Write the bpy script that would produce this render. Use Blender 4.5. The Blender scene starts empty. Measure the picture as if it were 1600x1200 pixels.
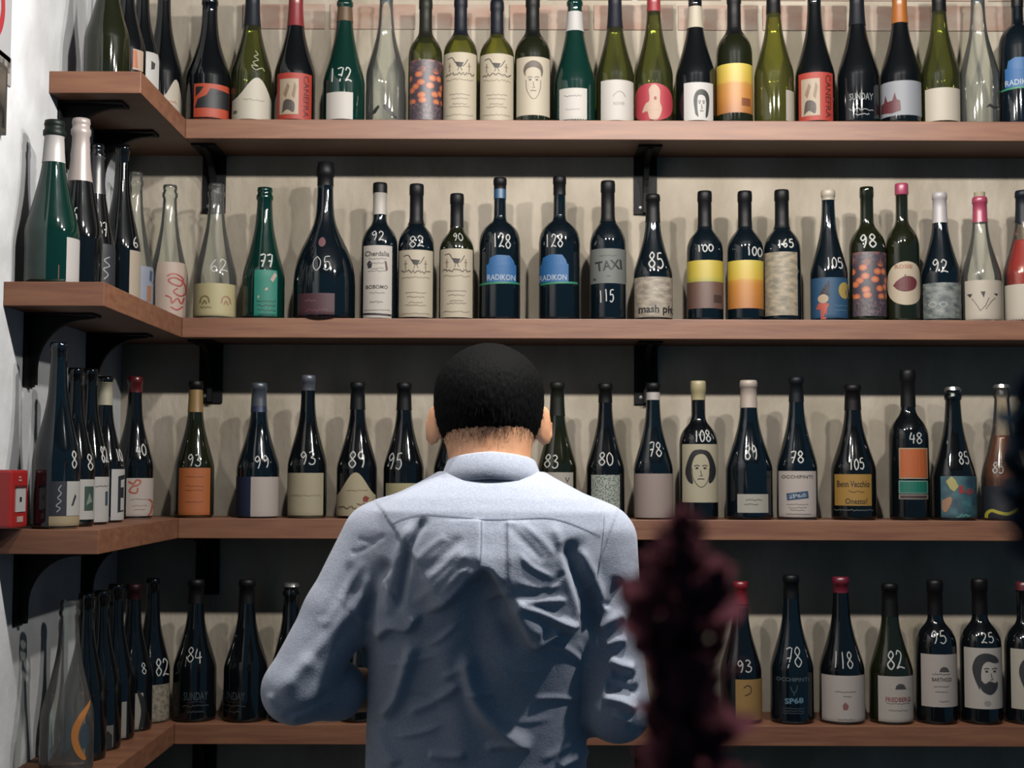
import bpy, bmesh, math, random
import numpy as np
from mathutils import Vector, Matrix
from mathutils.geometry import tessellate_polygon
from mathutils.bvhtree import BVHTree

random.seed(7)
rng = np.random.default_rng(7)
SC = bpy.context.scene
COL = SC.collection

# ------------------------------------------------------------------ camera
F = 2150.0                       # focal length in pixels of the 1600x1200 frame
PITCH = math.radians(3.6)
ROLL = math.radians(0.19)
CAM = Vector((0, 0, 1.55))
_fw = Vector((0, math.cos(PITCH), math.sin(PITCH)))
_r0 = Vector((1, 0, 0)); _u0 = Vector((0, -math.sin(PITCH), math.cos(PITCH)))
_rt = _r0 * math.cos(ROLL) + _u0 * math.sin(ROLL)
_up = _u0 * math.cos(ROLL) - _r0 * math.sin(ROLL)
cam_d = bpy.data.cameras.new('camera')
cam_d.sensor_width = 36; cam_d.lens = 36 * F / 1600
cam_d.clip_start = 0.02
cam_d.dof.use_dof = True
cam_d.dof.focus_distance = 2.5
cam_d.dof.aperture_fstop = (36 * F / 1600) / 1000 / 0.0065
cam = bpy.data.objects.new('camera', cam_d); COL.objects.link(cam)
m = Matrix((_rt, _up, -_fw)).transposed().to_4x4(); m.translation = CAM
cam.matrix_world = m
SC.camera = cam

def W(x, y, Y):
    """the point at depth Y that the photograph shows at pixel x, y"""
    d = _rt * ((x - 800) / F) + _up * ((600 - y) / F) + _fw
    return CAM + d * (Y / d.y)

def proj(P):
    """pixel coordinates of an (n,3) array of points"""
    v = np.asarray(P) - np.array(CAM)
    a = v @ np.array(_rt); b = v @ np.array(_up); c = v @ np.array(_fw)
    return 800 + F * a / c, 600 - F * b / c

# ------------------------------------------------------------------ world, lamps, exposure
wd = bpy.data.worlds.new('world'); SC.world = wd; wd.use_nodes = True
bg = wd.node_tree.nodes['Background']
bg.inputs[0].default_value = (0.17, 0.44, 0.72, 1); bg.inputs[1].default_value = 0.27
def lamp(x, y, z, power, col=(1, 0.95, 0.89)):
    l = bpy.data.lights.new('ceiling_spot', 'POINT'); l.energy = power
    l.color = col; l.shadow_soft_size = 0.028
    o = bpy.data.objects.new('ceiling_spot', l); o.location = (x, y, z); COL.objects.link(o)
lamp(-0.18, 1.88, 2.63, 80)
lamp(0.34, 1.88, 2.63, 110)
lamp(0.92, 1.88, 2.63, 100)
vs = SC.view_settings
vs.view_transform = 'Standard'; vs.look = 'None'; vs.gamma = 1; vs.use_curve_mapping = False
vs.exposure = 0.0

# ------------------------------------------------------------------ helpers
ALB = 0.22
def lin(c, k=None):
    return tuple((ALB if k is None else k) * ((v / 255) / 12.92 if v / 255 <= 0.04045 else ((v / 255 + 0.055) / 1.055) ** 2.4) for v in c)

MATS = {}
def mat(name, col, rough=0.5, spec=0.5, metal=0.0, coat=0.0):
    if name in MATS: return MATS[name]
    M = bpy.data.materials.new(name); M.use_nodes = True
    b = M.node_tree.nodes['Principled BSDF']
    b.inputs['Base Color'].default_value = (*col, 1)
    b.inputs['Roughness'].default_value = rough
    b.inputs['Specular IOR Level'].default_value = spec
    b.inputs['Metallic'].default_value = metal
    b.inputs['Coat Weight'].default_value = coat
    MATS[name] = M
    return M

def nodes_of(M):
    nt = M.node_tree
    return nt, nt.nodes, nt.links, nt.nodes['Principled BSDF']

def noise_mat(name, c1, c2, scale=20, rough=0.6, bump=0.0, detail=6, coords='Object', stretch=(1, 1, 1), lo=0.35, hi=0.65, bscale=None):
    if name in MATS: return MATS[name]
    M = mat(name, c1, rough)
    nt, N, L, b = nodes_of(M)
    tc = N.new('ShaderNodeTexCoord'); mp = N.new('ShaderNodeMapping')
    mp.inputs['Scale'].default_value = stretch
    L.new(tc.outputs[coords], mp.inputs[0])
    n = N.new('ShaderNodeTexNoise'); n.inputs['Scale'].default_value = scale; n.inputs['Detail'].default_value = detail
    L.new(mp.outputs[0], n.inputs['Vector'])
    r = N.new('ShaderNodeValToRGB')
    r.color_ramp.elements[0].position = lo; r.color_ramp.elements[0].color = (*c1, 1)
    r.color_ramp.elements[1].position = hi; r.color_ramp.elements[1].color = (*c2, 1)
    L.new(n.outputs[0], r.inputs[0]); L.new(r.outputs[0], b.inputs['Base Color'])
    if bump:
        n2 = N.new('ShaderNodeTexNoise'); n2.inputs['Scale'].default_value = bscale or scale * 3; n2.inputs['Detail'].default_value = 8
        L.new(mp.outputs[0], n2.inputs['Vector'])
        bp = N.new('ShaderNodeBump'); bp.inputs['Strength'].default_value = bump; bp.inputs['Distance'].default_value = 0.01
        L.new(n2.outputs[0], bp.inputs['Height']); L.new(bp.outputs[0], b.inputs['Normal'])
    return M

def ramp_mat(name, stops, axis='v', rough=0.55, const=False, grain=0.0):
    """colour bands along the label's own height or width"""
    if name in MATS: return MATS[name]
    M = mat(name, (1, 1, 1), rough)
    nt, N, L, b = nodes_of(M)
    uv = N.new('ShaderNodeUVMap'); sp = N.new('ShaderNodeSeparateXYZ')
    L.new(uv.outputs[0], sp.inputs[0])
    r = N.new('ShaderNodeValToRGB'); cr = r.color_ramp
    if const: cr.interpolation = 'CONSTANT'
    while len(cr.elements) < len(stops): cr.elements.new(0.5)
    for e, (p, c) in zip(cr.elements, stops):
        e.position = p; e.color = (*lin(c), 1)
    src = sp.outputs[1 if axis == 'v' else 0]
    if grain:
        n = N.new('ShaderNodeTexNoise'); n.inputs['Scale'].default_value = 6; n.inputs['Detail'].default_value = 5
        L.new(uv.outputs[0], n.inputs['Vector'])
        ma = N.new('ShaderNodeMath'); ma.operation = 'MULTIPLY_ADD'
        ma.inputs[1].default_value = grain; L.new(n.outputs[0], ma.inputs[0]); L.new(src, ma.inputs[2])
        m2 = N.new('ShaderNodeMath'); m2.operation = 'SUBTRACT'; m2.inputs[1].default_value = grain * 0.5
        L.new(ma.outputs[0], m2.inputs[0]); src = m2.outputs[0]
    L.new(src, r.inputs[0]); L.new(r.outputs[0], b.inputs['Base Color'])
    return M

def flower_mat(name='flower_print'):
    if name in MATS: return MATS[name]
    M = mat(name, (1, 1, 1), 0.5)
    nt, N, L, b = nodes_of(M)
    uv = N.new('ShaderNodeUVMap'); mp = N.new('ShaderNodeMapping'); mp.inputs['Scale'].default_value = (4.2, 7.5, 1)
    L.new(uv.outputs[0], mp.inputs[0])
    v = N.new('ShaderNodeTexVoronoi'); v.inputs['Scale'].default_value = 1; v.voronoi_dimensions = '2D'; v.inputs['Randomness'].default_value = 0.85
    L.new(mp.outputs[0], v.inputs['Vector'])
    r = N.new('ShaderNodeValToRGB'); cr = r.color_ramp
    cr.elements[1].position = .42; cr.elements[1].color = (*lin((70, 58, 72)), 1)
    cr.elements[0].position = 0; cr.elements[0].color = (*lin((240, 168, 96)), 1)
    e = cr.elements.new(.33); e.color = (*lin((226, 104, 66)), 1)
    L.new(v.outputs['Distance'], r.inputs[0])
    n = N.new('ShaderNodeTexNoise'); n.inputs['Scale'].default_value = 22; L.new(uv.outputs[0], n.inputs['Vector'])
    r3 = N.new('ShaderNodeValToRGB'); r3.color_ramp.elements[0].position = 0.4; r3.color_ramp.elements[0].color = (*lin((48, 44, 58)), 1)
    r3.color_ramp.elements[1].position = 0.7; r3.color_ramp.elements[1].color = (*lin((132, 100, 112)), 1)
    L.new(n.outputs[0], r3.inputs[0])
    # the flowers fill the middle of the label, the ends stay plain
    sp = N.new('ShaderNodeSeparateXYZ'); L.new(uv.outputs[0], sp.inputs[0])
    r2 = N.new('ShaderNodeValToRGB'); c2 = r2.color_ramp; c2.interpolation = 'CONSTANT'
    c2.elements[0].position = 0; c2.elements[0].color = (0, 0, 0, 1)
    c2.elements[1].position = 0.27; c2.elements[1].color = (1, 1, 1, 1)
    e = c2.elements.new(0.80); e.color = (0.25, 0.25, 0.25, 1)
    L.new(sp.outputs[1], r2.inputs[0])
    mx = N.new('ShaderNodeMix'); mx.data_type = 'RGBA'
    L.new(r2.outputs[0], mx.inputs[0]); L.new(r3.outputs[0], mx.inputs[6]); L.new(r.outputs[0], mx.inputs[7])
    L.new(mx.outputs[2], b.inputs['Base Color'])
    return M

def thin_glass(name, tint, refl=0.09):
    """blown glass wall: clear with a tint, mirror-like at a glance"""
    if name in MATS: return MATS[name]
    M = bpy.data.materials.new(name); M.use_nodes = True
    nt = M.node_tree; N = nt.nodes; L = nt.links
    N.remove(N['Principled BSDF']); out = N['Material Output']
    t = N.new('ShaderNodeBsdfTransparent'); t.inputs[0].default_value = (*tint, 1)
    g = N.new('ShaderNodeBsdfGlossy'); g.inputs['Roughness'].default_value = 0.05
    d = N.new('ShaderNodeBsdfDiffuse'); d.inputs[0].default_value = (tint[0] * .5, tint[1] * .5, tint[2] * .5, 1)
    f = N.new('ShaderNodeFresnel'); f.inputs[0].default_value = 1.5
    m0 = N.new('ShaderNodeMixShader'); m0.inputs[0].default_value = refl
    L.new(t.outputs[0], m0.inputs[1]); L.new(d.outputs[0], m0.inputs[2])
    mx = N.new('ShaderNodeMixShader')
    L.new(f.outputs[0], mx.inputs[0]); L.new(m0.outputs[0], mx.inputs[1]); L.new(g.outputs[0], mx.inputs[2])
    L.new(mx.outputs[0], out.inputs[0])
    MATS[name] = M
    return M

def mesh_obj(name, verts, faces, material, parent=None, smooth=False, uvs=None):
    me = bpy.data.meshes.new(name)
    me.from_pydata([tuple(v) for v in verts], [], [tuple(int(i) for i in f) for f in faces])
    if uvs is not None:
        ul = me.uv_layers.new(name='UVMap')
        idx = np.zeros(len(me.loops), dtype=np.int32); me.loops.foreach_get('vertex_index', idx)
        ul.data.foreach_set('uv', np.asarray(uvs, dtype=np.float32)[idx].ravel())
    if smooth: me.polygons.foreach_set('use_smooth', [True] * len(me.polygons))
    me.update()
    me.materials.append(material)
    o = bpy.data.objects.new(name, me); COL.objects.link(o)
    if parent is not None: o.parent = parent
    return o

def tag(o, label=None, cat=None, group=None, kind=None):
    if label: o['label'] = label
    if cat: o['category'] = cat
    if group: o['group'] = group
    if kind: o['kind'] = kind
    return o

def empty(name, loc, rz=0):
    o = bpy.data.objects.new(name, None); COL.objects.link(o)
    o.empty_display_size = 0.05
    o.location = loc; o.rotation_euler = (0, 0, rz)
    return o

def box(name, lo, hi, material, parent=None, bev=0.0):
    bm = bmesh.new(); bmesh.ops.create_cube(bm, size=1)
    for v in bm.verts:
        v.co = Vector([lo[i] + (v.co[i] + .5) * (hi[i] - lo[i]) for i in range(3)])
    if bev: bmesh.ops.bevel(bm, geom=bm.edges[:], offset=bev, segments=2, affect='EDGES', profile=.6)
    me = bpy.data.meshes.new(name); bm.to_mesh(me); bm.free(); me.materials.append(material)
    o = bpy.data.objects.new(name, me); COL.objects.link(o)
    if parent is not None: o.parent = parent
    return o

def prism(name, pts, axis, a0, a1, material, parent=None):
    """extrude a 2D outline; axis 'x': pts are (y,z), axis 'y': pts are (x,z)"""
    n = len(pts); V = []
    for a in (a0, a1):
        for p, q in pts: V.append((a, p, q) if axis == 'x' else (p, a, q))
    Fc = [tuple(range(n)), tuple(range(2 * n - 1, n - 1, -1))]
    Fc += [((i + 1) % n, i, n + i, n + (i + 1) % n) for i in range(n)]
    o = mesh_obj(name, V, Fc, material, parent)
    bm = bmesh.new(); bm.from_mesh(o.data); bmesh.ops.recalc_face_normals(bm, faces=bm.faces[:]); bm.to_mesh(o.data); bm.free()
    return o

# ------------------------------------------------------------------ the room
DF = 3.05                        # depth of the shelf fronts
DW = 3.225                       # depth of the back wall
XW = -0.918                      # left wall
XI = -0.736                      # inner edge of the side shelves
TH = 0.044
ZS = [W(800, y, DF).z for y in (187.5, 498, 811.5, 1132.5)]
WING = [2.68, 2.467, 2.464, 2.40]

plaster = noise_mat('limewashed_plaster', lin((200, 187, 164), .24), lin((230, 218, 198), .26), 5, 0.85, 0.35, stretch=(1.6, 1, .8), bscale=26)
white_paint = noise_mat('white_painted_plaster', lin((214, 216, 218), .34), lin((236, 239, 244), .38), 6, 0.8, 0.30, bscale=18)
brick_m = noise_mat('washed_brick', lin((214, 170, 148)), lin((232, 214, 196)), 9, 0.85, 0.4, stretch=(.7, 1, 2))
wall_b = box('wall_back', (XW - .1, DW, 0), (2.6, DW + .1, 2.85), plaster)
tag(wall_b, kind='structure')
wall_l = box('wall_left', (XW - .1, 0.2, 0), (XW, DW, 2.85), white_paint)
tag(wall_l, kind='structure')
fl = box('floor', (XW - .1, -1.2, -.05), (2.6, DW + .1, 0), noise_mat('dark_floor', lin((50, 46, 44)), lin((64, 60, 58)), 4, .5))
tag(fl, kind='structure')
ce = box('ceiling', (XW - .1, 0.2, 2.85), (2.6, DW + .1, 2.9), noise_mat('ceiling_paint', lin((70, 72, 76)), lin((84, 86, 90)), 3, .9))
tag(ce, kind='structure')
zb1 = W(800, 8, DW).z; zb0 = W(800, 47, DW).z
bh = zb1 - zb0
brick_me = None
for course in range(3):
    x = W(380, 20, DW).x - (0.11 if course % 2 else 0)
    while x < 1.5:
        L_ = 0.2 + random.uniform(-.012, .012)
        z0 = zb0 + course * (bh + .012)
        b = box('brick', (x, DW - .004 - random.uniform(0, .002), z0), (x + L_, DW + .01, z0 + bh), brick_m, wall_b, .002)
        x += L_ + .012

# ------------------------------------------------------------------ shelves
def wood():
    M = mat('oak_shelf', (1, 1, 1), 0.55)
    nt, N, L, b = nodes_of(M)
    tc = N.new('ShaderNodeTexCoord'); mp = N.new('ShaderNodeMapping'); mp.inputs['Scale'].default_value = (2.2, 9, 26)
    L.new(tc.outputs['Object'], mp.inputs[0])
    n = N.new('ShaderNodeTexNoise'); n.inputs['Scale'].default_value = 3.0; n.inputs['Detail'].default_value = 8; n.inputs['Distortion'].default_value = .4
    L.new(mp.outputs[0], n.inputs['Vector'])
    r = N.new('ShaderNodeValToRGB')
    r.color_ramp.elements[0].position = .3; r.color_ramp.elements[0].color = (*lin((150, 90, 60)), 1)
    r.color_ramp.elements[1].position = .72; r.color_ramp.elements[1].color = (*lin((182, 122, 84)), 1)
    L.new(n.outputs[0], r.inputs[0]); L.new(r.outputs[0], b.inputs['Base Color'])
    bp = N.new('ShaderNodeBump'); bp.inputs['Strength'].default_value = .15; bp.inputs['Distance'].default_value = .003
    L.new(n.outputs[0], bp.inputs['Height']); L.new(bp.outputs[0], b.inputs['Normal'])
    return M
WOOD = wood()
IRON = mat('black_iron', lin((18, 20, 24)), .6, .12)
SCREW = mat('screw_steel', lin((205, 205, 200)), .3, .5, .6)

def arc_gusset(n=10):
    """outline in (reach, drop): leg on the wall, arm under the board, hollow curve between"""
    pts = [(0, 0), (.125, 0), (.125, -.008)]
    for i in range(n + 1):
        t = i / n * math.pi / 2
        pts.append((.112 - .094 * math.sin(t), -.104 + .094 * math.cos(t)))
    pts += [(.018, -.135), (0, -.135)]
    return pts

def bracket_back(px, zt, parent):
    xc = W(px, 300, DW).x
    e = empty('bracket', (xc, DW, zt)); e.parent = parent
    w = .0275
    box('wall_plate', (-w, -.006, -.138), (w, 0, 0), IRON, e, .0015)
    box('arm_plate', (-w, -.13, -.005), (w, -.006, 0), IRON, e, .0015)
    prism('gusset', [(-p, q) for p, q in arc_gusset()], 'x', -.006, .006, IRON, e)
    for s in (-.012,):
        bm = bmesh.new(); bmesh.ops.create_uvsphere(bm, u_segments=10, v_segments=6, radius=.005)
        for v in bm.verts: v.co = Vector((v.co.x + s, v.co.y * .5 - .007, v.co.z - .122))
        me = bpy.data.meshes.new('screw'); bm.to_mesh(me); bm.free(); me.materials.append(SCREW)
        o = bpy.data.objects.new('screw', me); COL.objects.link(o); o.parent = e
    return e

def bracket_side(y, zt, parent):
    e = empty('bracket', (XW, y, zt)); e.parent = parent
    w = .0275
    box('wall_plate', (0, -w, -.138), (.006, w, 0), IRON, e, .0015)
    box('arm_plate', (.006, -w, -.005), (.13, w, 0), IRON, e, .0015)
    prism('gusset', arc_gusset(), 'y', -.006, .006, IRON, e)
    return e

ORD = ('topmost', 'second from the top', 'third from the top', 'lowest')
side_y = [(2.76, 3.0), (2.60, 2.98), (2.58, 2.98), (2.55, 2.95)]
for i in range(4):
    e = empty('wall_shelf', (0, 0, 0))
    tag(e, ('topmost' if i == 0 else 'lowest' if i == 3 else ORD[i]) + ' thick wooden corner shelf on black brackets', 'shelf', 'wooden corner shelves')
    box('board', (XI + .0005, DF, ZS[i] - TH), (1.75, DW, ZS[i]), WOOD, e, .0015)
    box('wing_board', (XW, WING[i], ZS[i] - TH), (XI, DW, ZS[i]), WOOD, e, .0015)
    for px in (335, 1008): bracket_back(px, ZS[i] - TH, e)
    for yy in side_y[i]: bracket_side(yy, ZS[i] - TH, e)

# ------------------------------------------------------------------ bottles
PROF = {
 'burg': [(0, .90), (.012, .985), (.03, 1), (.36, 1), (.41, .95), (.45, .875), (.50, .775), (.555, .665), (.61, .565), (.66, .487), (.72, .42), (.79, .375), (.88, .345), (.95, .335), (.953, .37), (.985, .37), (1, .335)],
 'bord': [(0, .92), (.010, .985), (.025, 1), (.53, 1), (.57, .98), (.605, .92), (.64, .80), (.67, .64), (.70, .47), (.73, .385), (.76, .365), (.92, .355), (.925, .385), (.98, .385), (1, .36)],
 'radi': [(0, .92), (.010, .985), (.025, 1), (.53, 1), (.57, .975), (.605, .92), (.645, .77), (.675, .57), (.70, .36), (.73, .30), (.95, .285), (.953, .31), (.985, .31), (1, .29)],
 'cham': [(0, .90), (.012, .985), (.03, 1), (.31, 1), (.37, .945), (.43, .845), (.50, .72), (.58, .60), (.66, .49), (.74, .415), (.82, .375), (.90, .345), (.915, .40), (.94, .40), (.95, .345), (.97, .345), (.975, .37), (1, .345)],
 'magn': [(0, .92), (.010, .985), (.025, 1), (.22, 1), (.29, .975), (.36, .91), (.44, .77), (.50, .62), (.56, .47), (.62, .355), (.68, .295), (.80, .26), (.91, .25), (.915, .285), (.95, .285), (1, .245)],
}
NSEG = 44

def profile(kind, h, R):
    p = PROF[kind]
    z = np.array([a for a, _ in p]); r = np.array([b for _, b in p])
    # smooth shoulder, crisp lip
    zs = np.unique(np.concatenate([z, np.linspace(.28, .82, 26)]))
    m_ = np.zeros(len(z)); d = np.diff(r) / np.diff(z)
    m_[1:-1] = np.where(d[:-1] * d[1:] > 0, 2 * d[:-1] * d[1:] / (d[:-1] + d[1:] + 1e-12), 0)
    k = np.clip(np.searchsorted(z, zs, side='right') - 1, 0, len(z) - 2)
    hh = z[k + 1] - z[k]; t = (zs - z[k]) / hh
    rs = (2 * t**3 - 3 * t**2 + 1) * r[k] + (t**3 - 2 * t**2 + t) * hh * m_[k] + (-2 * t**3 + 3 * t**2) * r[k + 1] + (t**3 - t**2) * hh * m_[k + 1]
    return zs * h, rs * R

def lathe(zs, rs, cap_bot=True, cap_top=True, nseg=NSEG):
    V = []; Fc = []
    a = np.arange(nseg) * 2 * math.pi / nseg
    for z, r in zip(zs, rs):
        V += [(r * math.sin(t), -r * math.cos(t), z) for t in a]
    n = len(zs)
    for i in range(n - 1):
        for j in range(nseg):
            k = (j + 1) % nseg
            Fc.append((i * nseg + j, i * nseg + k, (i + 1) * nseg + k, (i + 1) * nseg + j))
    if cap_bot: Fc.append(tuple(reversed(range(nseg))))
    if cap_top: Fc.append(tuple(range((n - 1) * nseg, n * nseg)))
    return V, Fc

GLASS = {
 'K': mat('glass_black', (.0015, .002, .0025), .06, .5),
 'N': mat('glass_navy', (.0014, .003, .0046), .06, .5),
 'G': mat('glass_dark_green', (.001, .010, .0075), .06, .5),
 'B': mat('glass_brown_green', (.004, .005, .002), .06, .5),
 'O': thin_glass('glass_olive', (.33, .36, .13), .05),
 'Y': thin_glass('glass_yellow_olive', (.45, .46, .13), .06),
 'C': thin_glass('glass_clear', (.90, .92, .88), .05),
 'A': thin_glass('glass_amber', (.85, .80, .72), .02),
}
def paper(c, rough=.6): return mat('paper_%02x%02x%02x' % tuple(c), lin(c), rough, .3)
def ink(c): return mat('ink_%02x%02x%02x' % tuple(c), lin(c), .55, .3)
def foil(c, rough=.38):
    dark = sum(c) < 170
    return mat('foil_%02x%02x%02x' % tuple(c), lin(c, .13) if dark else lin(c), .5 if dark else rough, .16 if dark else .5)

CHALK = mat('white_marker', lin((238, 238, 234)), .6, .3)
CREAM = (226, 213, 188); WHITE = (234, 230, 224); BEIGE = (206, 194, 162)

# text outlines, one per string
_TXT = {}
def text_mesh(s, bold=0.0):
    if (s, bold) in _TXT: return _TXT[s, bold]
    cu = bpy.data.curves.new('t', 'FONT'); cu.body = s; cu.size = 1; cu.resolution_u = 2; cu.offset = bold
    o = bpy.data.objects.new('t', cu); COL.objects.link(o)
    dg = bpy.context.evaluated_depsgraph_get()
    me = bpy.data.meshes.new_from_object(o.evaluated_get(dg))
    V = np.array([v.co[:2] for v in me.vertices]); Fc = [tuple(p.vertices) for p in me.polygons]
    bpy.data.objects.remove(o); bpy.data.curves.remove(cu); bpy.data.meshes.remove(me)
    V = V - V.min(0); V = V / (V[:, 1].max() or 1)
    _TXT[s, bold] = (V, Fc)
    return _TXT[s, bold]

def smooth_line(pts, n=7):
    p = np.array(pts, float)
    if len(p) < 3: return p
    q = np.vstack([2 * p[0] - p[1], p, 2 * p[-1] - p[-2]]); out = []
    for i in range(1, len(q) - 2):
        for t in np.linspace(0, 1, n, endpoint=False):
            out.append(.5 * (2 * q[i] + (q[i + 1] - q[i - 1]) * t + (2 * q[i - 1] - 5 * q[i] + 4 * q[i + 1] - q[i + 2]) * t**2 + (3 * q[i] - q[i - 1] - 3 * q[i + 1] + q[i + 2]) * t**3))
    out.append(p[-1])
    return np.array(out)

DIG = {
 '0': [('s', [(.5, 1.5), (.12, 1.1), (.08, .5), (.4, 0), (.8, .3), (.9, 1.0), (.5, 1.5)])],
 '1': [('l', [(.4, 1.5), (.5, .75), (.5, 0)])],
 '2': [('s', [(.1, 1.15), (.35, 1.5), (.8, 1.25), (.6, .7), (.05, 0)]), ('s', [(.05, 0), (.45, .14), (.95, 0)])],
 '3': [('s', [(.1, 1.38), (.5, 1.5), (.8, 1.2), (.35, .8)]), ('s', [(.35, .8), (.85, .6), (.75, .12), (.3, 0), (.05, .2)])],
 '4': [('l', [(.35, 1.5), (.05, .6), (.95, .65)]), ('l', [(.75, 1.2), (.65, 0)])],
 '5': [('l', [(.9, 1.5), (.3, 1.45), (.2, .85)]), ('s', [(.2, .85), (.7, .9), (.85, .4), (.5, 0), (.1, .15)])],
 '6': [('s', [(.7, 1.5), (.25, 1.0), (.1, .4), (.45, 0), (.8, .35), (.5, .7), (.15, .4)])],
 '7': [('l', [(.05, 1.42), (.9, 1.5), (.4, 0)]), ('l', [(.2, .72), (.8, .78)])],
 '8': [('s', [(.5, .8), (.15, 1.15), (.5, 1.5), (.85, 1.2), (.5, .8), (.1, .4), (.5, 0), (.9, .4), (.5, .8)])],
 '9': [('s', [(.8, 1.15), (.45, 1.5), (.1, 1.15), (.4, .8), (.8, 1.15), (.75, .5), (.55, 0)])],
}

class Bottle:
    """one bottle, sized and dressed from what the photograph shows of it (pixels of the 1600x1200 frame)"""
    def __init__(s, row, cx, top, w, kind, glass, label, Y=None):
        s.row = row; s.cx = cx; s.w = w; s.Y = Y or (DF + .056)
        zs = ZS[row]
        s.base = zs
        yb = (187, 498, 810, 1131)[row]
        p = W(cx, yb, s.Y)
        X = p.x
        s.R = w / 2 * s.Y / F
        s.h = W(cx, top, s.Y).z - zs
        s.e = empty('wine_bottle', (X, s.Y, zs), -math.asin(X / math.hypot(X, s.Y)))
        tag(s.e, label, 'bottle', 'wine bottles on the shelves')
        s.z, s.r = profile(kind, s.h, s.R)
        V, Fc = lathe(s.z, s.r)
        mesh_obj('glass_body', V, Fc, GLASS[glass], s.e, True)
        s.last = None
    def zof(s, y): return W(s.cx, y, s.Y - .8 * s.R).z - s.base
    def theta(s, x):
        q = (x - s.cx) / (s.w / 2)
        if abs(q) <= 1: return math.asin(q)
        return math.copysign(math.pi / 2 + (abs(q) - 1) * 1.2, q)
    def pt(s, x, y, eps):
        z = max(s.zof(y), .0005); t = s.theta(x)
        r = np.interp(z, s.z, s.r) + eps
        return (r * math.sin(t), -r * math.cos(t), z)
    # a sleeve round the neck between two heights (None: up to the top)
    def cap(s, y1, c, y0=None, name='capsule', rough=.38, thick=.0007, m=None):
        z0 = s.zof(y1); z1 = s.h if y0 is None else s.zof(y0)
        zz = np.unique(np.concatenate([[z0, z1], s.z[(s.z > z0) & (s.z < z1)]]))
        rr = np.interp(zz, s.z, s.r) + thick
        if y0 is None:
            zz = np.append(zz, zz[-1] + .001); rr = np.append(rr, rr[-1] * .93)
            zz[-2] += .0004
        V, Fc = lathe(zz, rr, False, y0 is None, 32)
        mesh_obj(name, V, Fc, m or foil(c, rough), s.e, True)
        return s
    def crown(s):
        zz = np.array([s.h - .006, s.h - .003, s.h + .001, s.h + .0025]); r0 = s.r[-1]
        V, Fc = lathe(zz, np.array([r0 + .003, r0 + .002, r0 + .001, r0 * .7]), True, True, 28)
        mesh_obj('crown_cap', V, Fc, mat('crown_steel', lin((215, 215, 212)), .25, .5, .8), s.e)
        return s
    def cork(s, hh=.012):
        V, Fc = lathe(np.array([s.h - .004, s.h + hh]), np.array([s.r[-1] * .8, s.r[-1] * .85]), True, True, 20)
        mesh_obj('cork', V, Fc, mat('cork', lin((205, 190, 160)), .8), s.e)
        return s
    def wine(s, y, c):
        z1 = s.zof(y); zz = np.unique(np.concatenate([[.004, z1], s.z[(s.z > .004) & (s.z < z1)]]))
        V, Fc = lathe(zz, np.interp(zz, s.z, s.r) - .003)
        mesh_obj('wine', V, Fc, mat('wine_%02x%02x%02x' % c, lin(c), .2), s.e, True)
        return s
    # a pasted label; top may be an arch
    def lab(s, x0, x1, y0, y1, m, shape=None, eps=.0004):
        if isinstance(m, tuple): m = paper(m)
        t0, t1 = s.theta(x0), s.theta(x1)
        z1, z0 = s.zof(y0), max(s.zof(y1), .001)
        nu = max(6, int((t1 - t0) / .13)); nv = max(4, int((z1 - z0) / .006))
        V = []; UV = []; Fc = []
        for j in range(nv + 1):
            for i in range(nu + 1):
                u, v = i / nu, j / nv
                if shape == 'arch':      # bell-shaped upper edge
                    e = .45 + .55 * math.exp(-((u - .52) / .27) ** 2)
                    z = z0 + (z1 - z0) * v * e; t = t0 + (t1 - t0) * u
                elif shape == 'round' or shape == 'oval':
                    a = (u - .5) * 2; b_ = (v - .5) * 2
                    t = (t0 + t1) / 2 + (t1 - t0) / 2 * a * math.sqrt(1 - b_ * b_ / 2)
                    z = (z0 + z1) / 2 + (z1 - z0) / 2 * b_ * math.sqrt(1 - a * a / 2)
                else:
                    t = t0 + (t1 - t0) * u; z = z0 + (z1 - z0) * v
                r = np.interp(z, s.z, s.r) + eps
                V.append((r * math.sin(t), -r * math.cos(t), z)); UV.append((u, v))
        for j in range(nv):
            for i in range(nu):
                a = j * (nu + 1) + i; Fc.append((a, a + 1, a + nu + 2, a + nu + 1))
        s.last = mesh_obj('label', V, Fc, m, s.e, True, UV)
        return s
    def _emit(s, V2, Fc, c, eps, name, parent):
        bm = bmesh.new()
        vs_ = [bm.verts.new((a, b, 0)) for a, b in V2]
        for f in Fc:
            try: bm.faces.new([vs_[i] for i in f])
            except ValueError: pass
        for _ in range(4):
            ed = [e for e in bm.edges if abs(e.verts[0].co.x - e.verts[1].co.x) > 5]
            if not ed: break
            bmesh.ops.subdivide_edges(bm, edges=ed, cuts=1, use_grid_fill=False)
            bmesh.ops.triangulate(bm, faces=[f for f in bm.faces if len(f.verts) > 4])
        bm.verts.index_update()
        V = [s.pt(v.co.x, v.co.y, eps) for v in bm.verts]
        Fa = [[v.index for v in f.verts] for f in bm.faces]
        bm.free()
        return mesh_obj(name, V, Fa, c if not isinstance(c, tuple) else ink(c), parent)
    def _par(s, on): return (s.last, .0009, 'print') if (on and s.last) else (s.e, .0005, 'lettering')
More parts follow.
